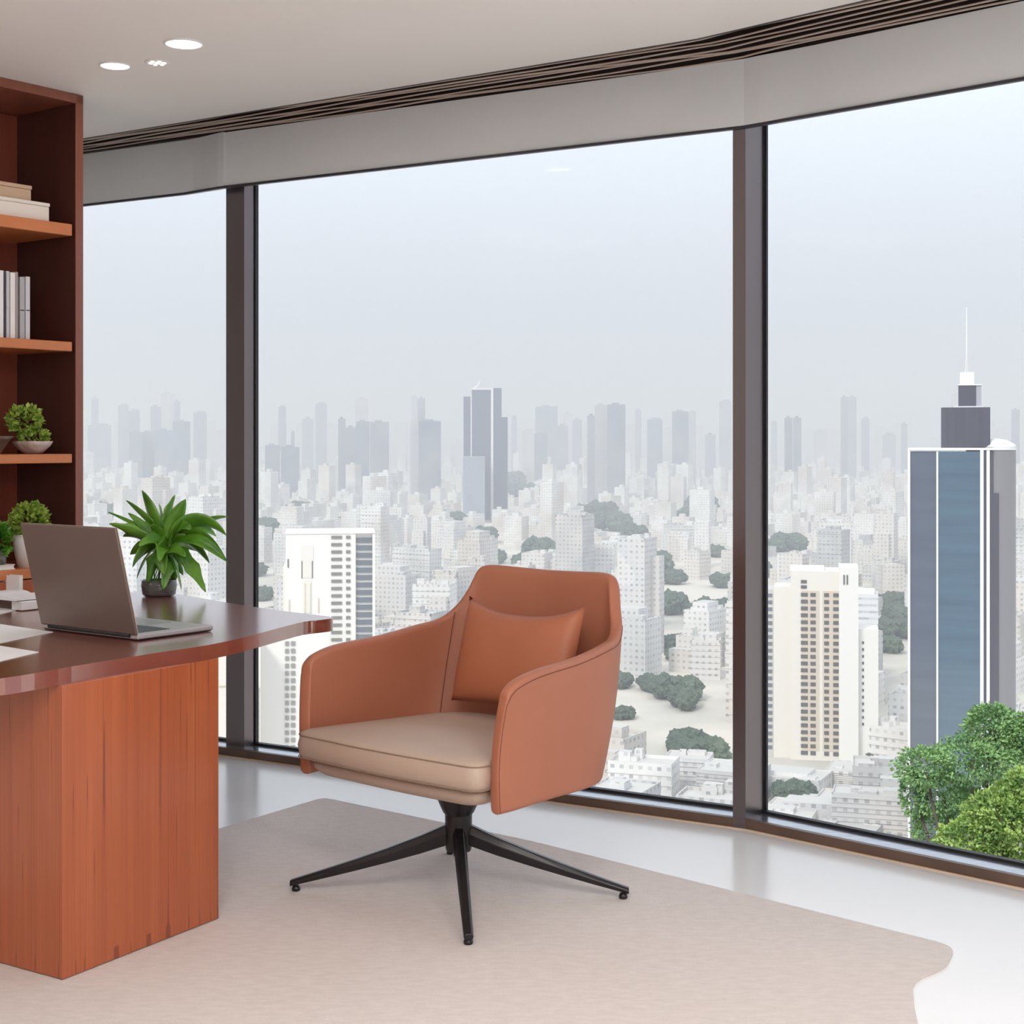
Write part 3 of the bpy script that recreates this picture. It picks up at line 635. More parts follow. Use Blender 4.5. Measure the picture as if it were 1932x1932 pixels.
# base
bm = bmesh.new(); lathe(bm, [(.064, .325), (.066, .30), (.064, .278), (.053, .250), (.043, .228), (.0375, .222), (.0365, .13), (.034, .122), (.02, .12)][::-1], 40); obj('column', bm, M_leg, ch, True).modifiers.new('e', 'EDGE_SPLIT').split_angle = math.radians(40)
bm = bmesh.new(); lathe(bm, [(.014, .095), (.016, .098), (.016, .122)], 24); obj('gas_lift_tip', bm, mat('chrome', (.7, .68, .66), .2, metal=.9), ch, True)
th0 = math.atan2(.42, -.04)-math.atan2(CF.y, CF.x)   # world angle of the back leg in chair axes
for k, (wx, wy) in enumerate([(-.468, .035), (.04, -.42), (.466, -.037), (-.04, .42)]):
    L = math.hypot(wx, wy); ang = math.atan2(wy, wx)-math.atan2(CF.y, CF.x)
    bm = bmesh.new(); rings = []
    for s_ in [0, .05, .2, .4, .6, .8, .95, 1.0]:
        r_ = lerp(.015, L, s_); top = lerp(.205, .030, s_**.85); hh = lerp(.060, .016, s_**.8); wd = lerp(.019, .013, s_)
        rings.append([bm.verts.new((r_, y_, z_)) for y_, z_ in ((-wd*.75, top-hh), (wd*.75, top-hh), (wd, top-hh*.4), (wd*.55, top), (-wd*.55, top), (-wd, top-hh*.4))])
    for a_, b_ in zip(rings, rings[1:]):
        for i in range(6): bm.faces.new((a_[i], a_[(i+1) % 6], b_[(i+1) % 6], b_[i]))
    bm.faces.new(rings[0][::-1]); bm.faces.new(rings[-1])
    o = obj('leg', bm, M_leg, ch); o.rotation_euler = (0, 0, ang)
    bvm = o.modifiers.new('b', 'BEVEL'); bvm.width = .002; bvm.segments = 2
    bm = bmesh.new(); lathe(bm, [(.010, 0), (.012, .002), (.012, .008), (.008, .016)], 16, Matrix.Translation((L-.016, 0, 0))); obj('glide', bm, M_leg, o, True)

#CITY
# ------------------------------------------------------------------ the city outside
GZ = EYE-120.0
def city_mat(name, base, var, win=(.10, .12, .14), su=3.2, sv=3.1, dark=.42, roof=(.62, .60, .57), rough=.7, wu=(.28, .72), wv=(.32, .72)):
    m = mat(name, base, rough); t, b = nodes(m)
    g = N(t, 'ShaderNodeNewGeometry'); sp = N(t, 'ShaderNodeSeparateXYZ'); sn = N(t, 'ShaderNodeSeparateXYZ')
    t.links.new(g.outputs['Position'], sp.inputs[0]); t.links.new(g.outputs['True Normal'], sn.inputs[0])
    u = math_(t, 'SUBTRACT', math_(t, 'MULTIPLY', sp.outputs[1], sn.outputs[0]), math_(t, 'MULTIPLY', sp.outputs[0], sn.outputs[1]))
    us = math_(t, 'DIVIDE', u, su); vs = math_(t, 'DIVIDE', sp.outputs[2], sv)
    fu = math_(t, 'FRACT', us); fv = math_(t, 'FRACT', vs)
    mk_ = math_(t, 'MULTIPLY', math_(t, 'MULTIPLY', math_(t, 'GREATER_THAN', fu, wu[0]), math_(t, 'LESS_THAN', fu, wu[1])), math_(t, 'MULTIPLY', math_(t, 'GREATER_THAN', fv, wv[0]), math_(t, 'LESS_THAN', fv, wv[1])))
    side = math_(t, 'LESS_THAN', math_(t, 'ABSOLUTE', sn.outputs[2]), .5)
    cb = N(t, 'ShaderNodeCombineXYZ'); t.links.new(math_(t, 'FLOOR', us), cb.inputs[0]); t.links.new(math_(t, 'FLOOR', vs), cb.inputs[1])
    wn = N(t, 'ShaderNodeTexWhiteNoise'); t.links.new(cb.outputs[0], wn.inputs[0])
    k = math_(t, 'MULTIPLY', math_(t, 'MULTIPLY', mk_, side), math_(t, 'ADD', math_(t, 'MULTIPLY', wn.outputs[0], dark), dark*.35))
    oi = N(t, 'ShaderNodeObjectInfo'); nz = N(t, 'ShaderNodeTexNoise'); nz.inputs['Scale'].default_value = .021; nz.inputs['Detail'].default_value = 1
    t.links.new(g.outputs['Position'], nz.inputs['Vector'])
    r0 = math_(t, 'FRACT', math_(t, 'ADD', oi.outputs['Random'], math_(t, 'MULTIPLY', nz.outputs['Fac'], .7)))
    cr = N(t, 'ShaderNodeValToRGB'); cr.color_ramp.interpolation = 'LINEAR'
    cr.color_ramp.elements[0].color = (*var[0], 1); cr.color_ramp.elements[1].color = (*var[-1], 1)
    for i_, c_ in enumerate(var[1:-1]):
        e_ = cr.color_ramp.elements.new((i_+1)/(len(var)-1)); e_.color = (*c_, 1)
    t.links.new(r0, cr.inputs[0])
    m1 = N(t, 'ShaderNodeMix', data_type='RGBA'); t.links.new(side, m1.inputs['Factor']); m1.inputs['A'].default_value = (*roof, 1); t.links.new(cr.outputs[0], m1.inputs['B'])
    m2 = N(t, 'ShaderNodeMix', data_type='RGBA'); t.links.new(k, m2.inputs['Factor']); t.links.new(m1.outputs['Result'], m2.inputs['A']); m2.inputs['B'].default_value = (*win, 1)
    t.links.new(m2.outputs['Result'], b.inputs['Base Color'])
    return m
M_low = city_mat('pale_city_wall', (.7, .68, .64), [(.76, .75, .73), (.62, .57, .52), (.82, .81, .80), (.50, .50, .50), (.74, .69, .64), (.66, .66, .67)])
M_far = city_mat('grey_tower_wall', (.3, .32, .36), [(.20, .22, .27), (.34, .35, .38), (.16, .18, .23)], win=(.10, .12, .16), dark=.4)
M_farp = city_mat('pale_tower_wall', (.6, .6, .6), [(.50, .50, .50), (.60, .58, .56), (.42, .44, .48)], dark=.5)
M_crm = mat('cream_render', (.80, .755, .69), .7); M_crmw = mat('white_render', (.84, .82, .78), .7); M_win = mat('dark_window', (.10, .095, .09), .3); M_wing = mat('grey_window', (.16, .18, .20), .25)
M_gnd = noisy('city_ground', (.72, .66, .58), (.52, .50, .44), (.012, .012, .012), .9, lo=.42, hi=.62)
bm = bmesh.new(); box(bm, -16000, 16000, 60, 30000, GZ-5, GZ); struct(obj('ground', bm, M_gnd))
# haze: one real layer of humid air over the city
hz = bpy.data.materials.new('haze'); hz.use_nodes = True; t = hz.node_tree; t.nodes.clear()
ho = N(t, 'ShaderNodeOutputMaterial'); vs_ = N(t, 'ShaderNodeVolumeScatter'); vs_.inputs['Color'].default_value = (.89, .91, 1, 1); vs_.inputs['Density'].default_value = 3.0e-4; vs_.inputs['Anisotropy'].default_value = 0.0
va_ = N(t, 'ShaderNodeVolumeAbsorption'); va_.inputs['Color'].default_value = (0, 0, 0, 1); va_.inputs['Density'].default_value = 7.8e-5
ad_ = N(t, 'ShaderNodeAddShader'); t.links.new(vs_.outputs[0], ad_.inputs[0]); t.links.new(va_.outputs[0], ad_.inputs[1]); t.links.new(ad_.outputs[0], ho.inputs['Volume'])
bm = bmesh.new(); box(bm, -15000, 15000, 61, 24000, GZ-3, EYE+420); hzo = obj('haze', bm, hz); tag(hzo, 'thin grey haze lying over the whole city', 'haze', kind='stuff')

def bld(dims, rng, kind=0):
    """a block with parapet, stair house and tanks; dims w, d, h; base at z=0"""
    w_, d_, h_ = dims; bm = bmesh.new()
    box(bm, -w_/2, w_/2, -d_/2, d_/2, 0, h_)
    if kind == 1: box(bm, -w_/2-w_*.35, -w_/2, -d_*.3, d_/2, 0, h_*.72)
    if kind == 2: box(bm, w_*.05, w_*.45, -d_/2-d_*.3, -d_/2, 0, h_*.85)
    if kind == 3: box(bm, -w_*.3, w_*.3, -d_*.3, d_*.3, h_, h_+6)
    for x0, x1, y0, y1 in ((-w_/2, w_/2, -d_/2, -d_/2+.4), (-w_/2, w_/2, d_/2-.4, d_/2), (-w_/2, -w_/2+.4, -d_/2, d_/2), (w_/2-.4, w_/2, -d_/2, d_/2)): box(bm, x0, x1, y0, y1, h_, h_+1.1)
    for _ in range(3):
        cx_ = rng.uniform(-w_*.35, w_*.35); cy_ = rng.uniform(-d_*.35, d_*.35); s_ = rng.uniform(1.2, 3)
        box(bm, cx_-s_, cx_+s_, cy_-s_, cy_+s_, h_, h_+rng.uniform(1.5, 4))
    # floor ledges give the facades some relief
    z = 3.1
    while z < h_-1 and kind != 3:
        box(bm, -w_/2-.35, w_/2+.35, -d_/2-.35, -d_/2+.1, z, z+.35); z += 3.1*(1 if h_ < 40 else 2)
    me = bpy.data.meshes.new('low_rise_building'); bmesh.ops.recalc_face_normals(bm, faces=bm.faces[:]); bm.to_mesh(me); bm.free(); me.materials.append(M_low); return me
rb = random.Random(21)
protos = [bld((rb.uniform(16, 30), rb.uniform(12, 20), rb.choice([12, 16, 20, 24, 30])), rb, i % 4) for i in range(12)]
tallp = [bld((rb.uniform(16, 26), rb.uniform(14, 18), rb.choice([40, 48, 58])), rb, i % 3) for i in range(5)]

# tree clumps, placed at the green patches (pixel centre, half width in px)
greens = [(505, 1000, 30), (560, 965, 26), (600, 1015, 22), (650, 990, 20), (860, 985, 26), (905, 1010, 24), (935, 1050, 22), (1030, 1040, 34), (1000, 1060, 22), (1120, 970, 34), (1165, 985, 28), (1200, 1010, 28),
 (1245, 1060, 28), (1265, 1090, 22), (1350, 1040, 18), (1275, 1140, 32), (1355, 1155, 36), (1320, 1150, 22), (1275, 1295, 34), (1300, 1320, 30), (1245, 1290, 26), (1290, 1395, 30), (1310, 1412, 36), (1180, 1285, 22), (1185, 1400, 20),
 (1490, 1495, 34), (1510, 1492, 24), (1500, 1025, 26), (1470, 1030, 18), (1680, 1135, 26), (1690, 1185, 30), (1700, 1160, 26), (1675, 1215, 24), (470, 1075, 22), (500, 1120, 20), (760, 1060, 18), (840, 1095, 20), (950, 910, 30), (990, 930, 26),
 (770, 985, 20), (1330, 955, 28), (1290, 975, 24), (1370, 1095, 22), (1150, 1190, 20), (1440, 1075, 22), (1540, 1060, 20), (1655, 1450, 22), (1630, 1420, 18), (700, 1120, 18), (1170, 1345, 20), (1260, 1210, 22), (1275, 1235, 18), (240, 965, 24), (330, 985, 20), (190, 960, 20)]
M_ctree = noisy('city_foliage', (.055, .085, .06), (.12, .17, .10), (.35, .35, .35), .9)
tp = []
for s_ in range(4):
    rr = random.Random(40+s_); bm = bmesh.new()
    for q in range(7):
        cx_, cy_ = rr.uniform(-.75, .75), rr.uniform(-.4, .4); r_ = rr.uniform(.28, .5); tmp = bmesh.new(); bmesh.ops.create_icosphere(tmp, subdivisions=4, radius=r_)
        off = {}
        for v in tmp.verts:
            n_ = v.co.normalized(); v.co += n_*r_*(.40*noise.noise(n_*2.3+Vector((q, s_, 0)))+.22*noise.noise(n_*7+Vector((s_, q, 3))))
            v.co.z = v.co.z*.8+.42; v.co.x += cx_; v.co.y += cy_; off[v.index] = bm.verts.new(v.co)
        for f in tmp.faces: bm.faces.new([off[v.index] for v in f.verts])
        tmp.free()
    me = bpy.data.meshes.new('tree'); bm.to_mesh(me); bm.free(); me.materials.append(M_ctree); tp.append(me)
tspots = []
for i, (x, y, hw) in enumerate(greens):
    D = 120*F/(y+hw*.55-HZ); p = P(x, y, D); s_ = hw*D/F*1.0
    o = bpy.data.objects.new('tree_clump', tp[i % 4]); C.objects.link(o); o.location = (p.x, p.y, GZ-.3); o.rotation_euler = (0, 0, R.uniform(-.6, .6)); k_ = min(1, 14/s_+.35)
    o.scale = (s_*1.35, s_*2.4, s_*1.6)
    tspots.append((p.x, p.y, s_*1.35))
    tag(o, 'rounded grey-green tree clump between pale city blocks', 'tree', 'hazy tree clumps among the city blocks')
# hand-placed near towers -------------------------------------------------
def cframe(x, D):
    p = P(x, HZ, D); v = Vector((p.x, p.y)).normalized(); return frame((p.x, p.y), (v.y, -v.x), 0), D
def hbox(par, name, m, D, xc, x0, x1, y0, y1, ly0, ly1, bev=0):
    k = ((xc-CX)/F); sc = D/F/math.sqrt(1+k*k)       # metres per pixel along the facing plane
    bm = bmesh.new(); box(bm, (x0-xc)*sc, (x1-xc)*sc, ly0, ly1, EYE+(HZ-y1)*D/F, EYE+(HZ-y0)*D/F, bev=bev); return obj(name, bm, m, par)
keep = []   # screen rectangles other buildings must stay out of (x0, x1, y0, D)
def tower(name, label, cat, xc, D):
    t = thing(name, label, cat); M, _ = cframe(xc, D); place(t, M); return t
def windows(par, D, xc, cols, rows, m, limit=100):
    k = ((xc-CX)/F); sc = D/F/math.sqrt(1+k*k); n = 0; rest = bmesh.new(); cache = {}
    for (xa, xb, *ly) in cols:
        l0 = ly[0] if ly else -.25
        for (ya, yb) in rows:
            w_ = (xb-xa)*sc; h_ = (yb-ya)*D/F; key = (round(w_, 3), round(h_, 3))
            cx_ = ((xa+xb)/2-xc)*sc; z_ = EYE+(HZ-yb)*D/F
            if n < limit:
                if key not in cache:
                    bm = bmesh.new(); box(bm, -w_/2, w_/2, -.12, .12, 0, h_); me = bpy.data.meshes.new('window'); bm.to_mesh(me); bm.free(); me.materials.append(m); cache[key] = me
                o = bpy.data.objects.new('window', cache[key]); C.objects.link(o); o.parent = par; o.location = (cx_, l0, z_)
            else: box(rest, cx_-w_/2, cx_+w_/2, l0-.12, l0+.12, z_, z_+h_)
            n += 1
    if n > limit: tag(obj('window_rest', rest, m, par), kind='stuff')
    else: rest.free()
GY = lambda D: HZ+120*F/D
# blue glass tower
D = 425; xc = 1812
M_bl1 = noisy('slate_glass', (.060, .082, .115), (.075, .10, .14), (.02, .02, .25), .12, spec=.9)
M_bl2 = noisy('blue_glass', (.035, .085, .135), (.055, .12, .175), (.02, .02, .30), .10, spec=1.0)
M_gr = mat('grey_cladding', (.22, .215, .225), .4); M_dk = mat('dark_cladding', (.055, .052, .07), .3); M_wt = mat('white_trim', (.82, .81, .80), .5)
tw = tower('glass_tower', 'tall blue glass tower with stepped dark crown and thin mast', 'skyscraper', xc, D)
hbox(tw, 'dark_glass_bay', M_bl1, D, xc, 1716, 1768, 852, GY(D), 0, 26); hbox(tw, 'blue_glass_bay', M_bl2, D, xc, 1768, 1850, 852, GY(D), -.4, 26)
hbox(tw, 'white_fin', M_wt, D, xc, 1712, 1716.5, 846, GY(D), -.8, 1.5); hbox(tw, 'white_fin', M_wt, D, xc, 1766.5, 1770, 852, GY(D), -1, 1)
hbox(tw, 'white_fin', M_wt, D, xc, 1849, 1855.5, 846, GY(D), -1, 1); hbox(tw, 'white_fin', M_wt, D, xc, 1861, 1867, 848, GY(D), -.6, 1)
hbox(tw, 'shaft', M_dk, D, xc, 1850, 1874, 850, GY(D), 0.2, 26)
k_ = (xc-CX)/F; sc = D/F/math.sqrt(1+k_*k_)
bm = bmesh.new(); lathe(bm, [(6.9, GZ), (6.9, EYE+(HZ-848)*D/F)], 48, Matrix.Translation(((1870-xc)*sc, 7.5, 0))@Matrix.Diagonal((1, 1, 1, 1))); o = obj('curved_wing', bm, M_gr, tw, True); o.modifiers.new('e', 'EDGE_SPLIT').split_angle = .6
bm = bmesh.new(); lathe(bm, [(7.15, EYE+(HZ-849)*D/F), (7.15, EYE+(HZ-845)*D/F)], 48, Matrix.Translation(((1870-xc)*sc, 7.5, 0))); obj('wing_rim', bm, M_wt, tw)
hbox(tw, 'dark_slot', M_dk, D, xc, 1874, 1884, 930, GY(D), .2, 1.5)
hbox(tw, 'roof_rim', M_wt, D, xc, 1712, 1874, 845, 849, -.9, 26.5)
bm = bmesh.new(); lathe(bm, [(6, EYE+(HZ-846)*D/F), (5.2, EYE+(HZ-838)*D/F), (3, EYE+(HZ-830)*D/F), (.4, EYE+(HZ-827)*D/F)], 32, Matrix.Translation(((1880-xc)*sc, 9, 0))); obj('dome', bm, M_wt, tw, True)
k2 = noisy('dark_crown', (.045, .042, .062), (.065, .06, .085), (.5, .5, .02), .3)
hbox(tw, 'upper_block', k2, D, xc, 1775, 1868.5, 768, 846, 4, 20); hbox(tw, 'block_rim', M_wt, D, xc, 1799, 1855, 765.5, 768, 5, 18)
hbox(tw, 'lantern', M_dk, D, xc, 1808, 1842, 725, 767, 7, 14); hbox(tw, 'lantern_side', mat('pale_grey_cladding', (.38, .38, .42), .4), D, xc, 1842, 1852, 725, 767, 7.2, 14); hbox(tw, 'lantern_rim', M_wt, D, xc, 1807, 1853, 723.5, 725.5, 6.8, 14.2)
hbox(tw, 'mast_base', M_wt, D, xc, 1811, 1838, 700, 724, 8, 12)
bm = bmesh.new(); z0 = EYE+(HZ-700)*D/F; tube(bm, [((1824-xc)*sc, 10, z0), ((1824-xc)*sc, 10, z0+(700-650)*D/F), ((1824-xc)*sc, 10, EYE+(HZ-575)*D/F)], [.34, .2, .09], 8); obj('mast', bm, M_wt, tw, True)
for dx in (-2.5, 2.5):
    bm = bmesh.new(); tube(bm, [((1824+dx-xc)*sc, 10, z0), ((1824-xc)*sc, 10, z0+(700-645)*D/F)], .10, 6); obj('mast_stay', bm, M_wt, tw)
hbox(tw, 'side_fin', mat('pale_fin', (.6, .6, .62), .5), D, xc, 1795, 1803, 735, 768, 8, 12)
keep.append((1700, 1932, 560, 425))
# cream tower on the right pane
D = 560; xc = 1552
tw = tower('apartment_tower', 'tall cream apartment tower left of the blue glass tower', 'apartment tower', xc, D)
hbox(tw, 'body', M_crm, D, xc, 1492, 1590, 1078, GY(D), 0, 20); hbox(tw, 'stair_core', M_crmw, D, xc, 1583, 1619, 1070, GY(D), -2.2, 20); hbox(tw, 'roof_house', M_crmw, D, xc, 1490, 1555, 1072, 1080, 3, 14)
hbox(tw, 'left_wing', M_crm, D, xc, 1459, 1492, 1110, GY(D), 2, 20); hbox(tw, 'service_strip', mat('strip_grey', (.62, .60, .58), .6), D, xc, 1442, 1459, 1116, GY(D), 4, 20)
hbox(tw, 'right_wing', M_crmw, D, xc, 1619, 1657, 1187, GY(D), 3, 18)
hbox(tw, 'balcony_band', mat('tan_recess', (.66, .57, .46), .7), D, xc, 1512, 1546, 1115, GY(D)-18, -.15, .5); hbox(tw, 'balcony_band', bpy.data.materials['tan_recess'], D, xc, 1552, 1584, 1115, GY(D)-18, -.15, .5)
rows = [(1119+i*13.0, 1126+i*13.0) for i in range(24)]
windows(tw, D, xc, [(1511, 1524), (1529, 1539), (1555, 1564), (1572, 1582)], rows, M_win, 96)
for i in range(23):
    hbox(tw, 'service_window', M_wing, D, xc, 1446, 1456, 1124+i*13.2, 1131+i*13.2, 3.85, 4.2)
for i in range(13): hbox(tw, 'slit_window', M_win, D, xc, 1626.5, 1630, 1210+i*12.8, 1215+i*12.8, 2.8, 3.2)
for i in range(2): hbox(tw, 'roof_vent', M_win, D, xc, 1591+i*6, 1593.5+i*6, 1083, 1101, -2.5, -2.0)
for y_ in (1095, 1105): hbox(tw, 'top_window', M_win, D, xc, 1511, 1522, y_, y_+6, -.3, .1)
keep.append((1430, 1665, 1065, 560))
# pale block just behind it
D = 700; xc = 1640; tw = tower('apartment_block', 'pale grey block rising directly behind the cream tower', 'apartment building', xc, D)
hbox(tw, 'body', city_mat('pale_striped_wall', (.74, .74, .75), [(.74, .74, .76), (.78, .78, .8)], wu=(.02, .98), wv=(.45, .8), dark=.35), D, xc, 1612, 1657, 1122, GY(D), 0, 18); hbox(tw, 'roof_house', M_crmw, D, xc, 1618, 1650, 1114, 1122, 3, 12)
# white tower on the middle pane
D = 470; xc = 620
tw = tower('apartment_tower', 'tall white apartment tower with dark balcony stack beside the desk corner', 'apartment tower', xc, D)
hbox(tw, 'body', M_crmw, D, xc, 539, 671, 1006, GY(D), 0, 20); hbox(tw, 'balcony_bay', M_crmw, D, xc, 671, 706, 1008, GY(D), 1.4, 20); hbox(tw, 'corner_fin', M_crmw, D, xc, 703, 708, 1008, GY(D), -.3, 20)
hbox(tw, 'recess_panel', M_crm, D, xc, 568, 591, 1028, 1090, -.2, .3); hbox(tw, 'recess_panel', M_crm, D, xc, 572, 588, 1094, 1156, -.2, .3)
hbox(tw, 'side_wing', M_crm, D, xc, 534, 539, 1070, GY(D), .5, 18); hbox(tw, 'parapet', M_crmw, D, xc, 538, 708, 1003.5, 1007, -.3, 20.3)
for xx in (569, 588.5): hbox(tw, 'panel_slit', M_win, D, xc, xx, xx+1.5, 1058, 1090, -.35, .2)
for xx, y0_, y1_ in ((543, 1054, 1070), (545, 1130, 1155), (575, 1100, 1156), (585, 1100, 1156), (600, 1128, 1156)): hbox(tw, 'wall_slit', M_win if xx == 543 else bpy.data.materials['tan_recess'], D, xc, xx, xx+1.8, y0_, y1_, -.3, .2)
rows = [(1011+i*13.8, 1016.5+i*13.8) for i in range(16)]+[(1240+i*14, 1247+i*14) for i in range(0)]
windows(tw, D, xc, [(625, 645), (653, 661)], rows, mat('soft_window', (.22, .21, .19), .4), 100)
for i in range(19): hbox(tw, 'balcony', M_wing, D, xc, 673, 703, 1015.5+i*14.1, 1025+i*14.1, .9, 1.5)
keep.append((485, 715, 1000, 470))
# lower white building whose column shows under the desk top
D = 445; xc = 545; tw = tower('apartment_tower', 'white lower tower seen under the desk tip beside the chair arm', 'apartment tower', xc, D)
hbox(tw, 'body', M_crmw, D, xc, 492, 620, 1186, GY(D), 0, 14)
windows(tw, D, xc, [(538, 545), (549, 557)], [(1210+i*14, 1218+i*14) for i in range(22)], mat('taupe_window', (.30, .29, .27), .4), 100)
hbox(tw, 'roof_house', M_crmw, D, xc, 500, 560, 1178, 1186, 3, 12)
D = 430; xc = 450; tw = tower('apartment_block', 'cream block with a dark balcony column seen between pedestal and chair', 'apartment building', xc, D)
hbox(tw, 'body', M_crm, D, xc, 380, 470, 1196, GY(D), 0, 14); hbox(tw, 'balcony_bay', M_crm, D, xc, 470, 492, 1215, GY(D), 1.5, 14)
windows(tw, D, xc, [(430, 437), (441, 447), (452, 459)], [(1312+i*12.5, 1318+i*12.5) for i in range(10)], bpy.data.materials['taupe_window'], 100)
windows(tw, D, xc, [(448, 456), (459, 467)], [(1226+i*13, 1233+i*13) for i in range(4)], bpy.data.materials['taupe_window'], 100)
for i in range(10): hbox(tw, 'balcony', M_wing, D, xc, 471, 488, 1300+i*12.5, 1309+i*12.5, 1.0, 1.6)
hbox(tw, 'ledge', bpy.data.materials['tan_recess'], D, xc, 412, 486, 1292, 1294, -.4, .2)
keep.append((370, 500, 1190, 430))

# skyline towers: x0, x1, ytop, distance, shade, label
sky = [
 (223, 243, 765, 5200, 0, 'slender grey tower with the flat top in the left window'), (243, 264, 775, 5600, 0, 'grey tower touching the slender one in the left window'),
 (244, 268, 815, 3900, 0, 'squat grey tower left of the clustered towers in the left window'), (266, 292, 815, 3950, 0, 'second squat grey tower in the left window cluster'), (292, 326, 812, 3900, 0, 'central squat grey tower in the left window cluster'), (326, 359, 795, 3700, 0, 'darkest squat tower at the right of the left window cluster'),
 (284, 304, 767, 4900, 0, 'grey tower left of the tallest pale one in the left window'), (304, 330, 742, 5300, 1, 'tallest pale tower in the left window'), (328, 340, 757, 5100, 0, 'narrow grey tower right of the tallest pale one'), (365, 390, 778, 6000, 0, 'faint tower beside the first mullion'), (172, 186, 752, 7000, 0, 'very faint thin tower next to the bookcase'), (165, 210, 802, 5200, 0, 'wide faint block next to the bookcase'),
 (475, 487, 803, 5200, 0, 'short faint tower right of the first mullion'), (525, 540, 768, 4300, 0, 'thin grey tower standing alone near the first mullion'), (549, 556, 816, 3500, 0, 'very thin tower above the low grey pair'), (500, 528, 840, 3100, 0, 'low grey block, left of a pair'), (530, 565, 843, 3100, 0, 'low grey block, right of a pair'),
 (570, 592, 790, 6500, 0, 'faint pale slab behind the grey towers'), (595, 617, 762, 4300, 0, 'narrow grey slab tower left of the twin-topped group'), (638, 652, 790, 3000, 0, 'leftmost dark shaft of the twin-topped group'), (652, 672, 806, 3000, 0, 'lower dark shaft of the twin-topped group'), (670, 695, 752, 3700, 1, 'pale tower with a dark top band'), (672, 697, 795, 2900, 0, 'middle shaft of the twin-topped group'), (698, 734, 796, 2900, 0, 'broad ribbed shaft of the twin-topped group'),
 (776, 788, 748, 3600, 1, 'slim pale tower above the grey block'), (788, 802, 752, 3650, 0, 'slim grey tower above the grey block'), (774, 790, 800, 2800, 1, 'pale left edge tower of the grey block'), (790, 832, 794, 2750, 0, 'wide grey block tower left of the tallest towers'),
 (965, 975, 787, 6000, 0, 'faint thin tower right of the tallest tower'), (1010, 1052, 767, 5600, 0, 'pale wide tower in the middle of the skyline'), (985, 1008, 812, 4300, 1, 'small pale tower below the skyline centre'), (1008, 1033, 818, 3600, 0, 'small grey tower below the pale wide tower'), (1052, 1072, 803, 4300, 0, 'grey tower right of the pale wide tower'), (1062, 1080, 780, 6300, 1, 'faint pale tower with a step'), (1080, 1098, 792, 6000, 0, 'faint grey tower before the broad dark one'),
 (1108, 1124, 784, 2900, 0, 'left shoulder of the broad dark tower'), (1122, 1146, 764, 2800, 1, 'lighter shaft of the broad dark tower'), (1146, 1180, 763, 2750, 0, 'dark main shaft of the broad tower'), (1198, 1210, 773, 5000, 0, 'thin grey tower between two blocks'), (1221, 1250, 791, 4300, 0, 'short two-tone grey block tower'), (1268, 1299, 776, 3300, 0, 'dark slab tower left of a white-edged one'), (1299, 1313, 777, 3500, 1, 'white-edged narrow tower right of the dark slab'), (1357, 1380, 757, 5600, 0, 'faint tower touching the corner mullion'), (1330, 1350, 820, 4000, 0, 'low faint tower near the corner mullion'),
 (1480, 1495, 788, 3000, 0, 'dark left half of the split tower in the right window'), (1496, 1512, 788, 2950, 0, 'right half of the split tower in the right window'), (1586, 1600, 749, 3900, 0, 'left half of the tallest slim tower in the right window'), (1600, 1616, 749, 3850, 0, 'right half of the tallest slim tower in the right window'), (1455, 1466, 797, 6000, 0, 'faint tower beside the corner mullion in the right window'), (1535, 1560, 812, 5000, 1, 'pale low tower between the two slim dark ones'), (1625, 1640, 790, 6500, 0, 'faint tower right of the tallest slim tower'), (1665, 1690, 820, 5600, 0, 'faint short tower near the blue glass tower'), (1908, 1924, 773, 3600, 0, 'dark pointed tower at the right picture edge'), (1700, 1712, 800, 4500, 0, 'thin grey tower touching the blue glass tower')]
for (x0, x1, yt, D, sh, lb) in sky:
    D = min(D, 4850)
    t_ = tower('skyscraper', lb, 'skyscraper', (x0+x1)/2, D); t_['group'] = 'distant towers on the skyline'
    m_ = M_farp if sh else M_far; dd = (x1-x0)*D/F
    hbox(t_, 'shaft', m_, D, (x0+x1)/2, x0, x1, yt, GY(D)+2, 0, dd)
    w4 = (x1-x0)*.25
    hbox(t_, 'crown', m_, D, (x0+x1)/2, x0+w4, x1-w4*(.6 if x0 % 2 else 1.4), yt-3.5, yt, dd*.3, dd*.7)
foot = [(((a+b)/2-CX)/F*min(d, 4850), (b-a)*min(d, 4850)/F, min(d, 4850)) for a, b, _, d, _, _ in sky]+[(-41, 40, 2300)]
# tallest dark group with white fins
D = 2300; xc = 916; t_ = tower('skyscraper', 'tallest dark grey twin tower with white fins and curved roof spike', 'skyscraper', xc, D)
M_tt = mat('steel_blue_glass', (.085, .10, .135), .35); 
hbox(t_, 'left_shaft', M_tt, D, xc, 874.5, 888, 748, GY(D), 4, 30); hbox(t_, 'main_shaft', M_tt, D, xc, 890, 926, 735, GY(D), 0, 34); hbox(t_, 'right_shaft', M_tt, D, xc, 931, 946.5, 732, GY(D), 2, 34); hbox(t_, 'annex', M_tt, D, xc, 946.5, 958, 787, GY(D), 4, 30)
hbox(t_, 'white_fin', M_wt, D, xc, 926.5, 930.5, 731, GY(D), -1, 34); hbox(t_, 'white_fin', M_wt, D, xc, 888, 890, 742, GY(D), 0, 30); hbox(t_, 'roof_rim', M_wt, D, xc, 889, 930, 732.5, 735.5, -1, 35)
sc = D/F; bm = bmesh.new(); tube(bm, [((x-xc)*sc, 12, EYE+(HZ-y)*sc) for x, y in ((893, 733), (899, 729), (903, 724), (906, 716))], [1.6, 1.4, 1.1, .4], 6); obj('roof_spike', bm, M_wt, t_, True)
hbox(t_, 'podium', city_mat('podium_wall', (.3, .33, .4), [(.28, .31, .38), (.32, .35, .42)]), 2200, xc, 873, 915, 862, GY(2200), -80, -20)
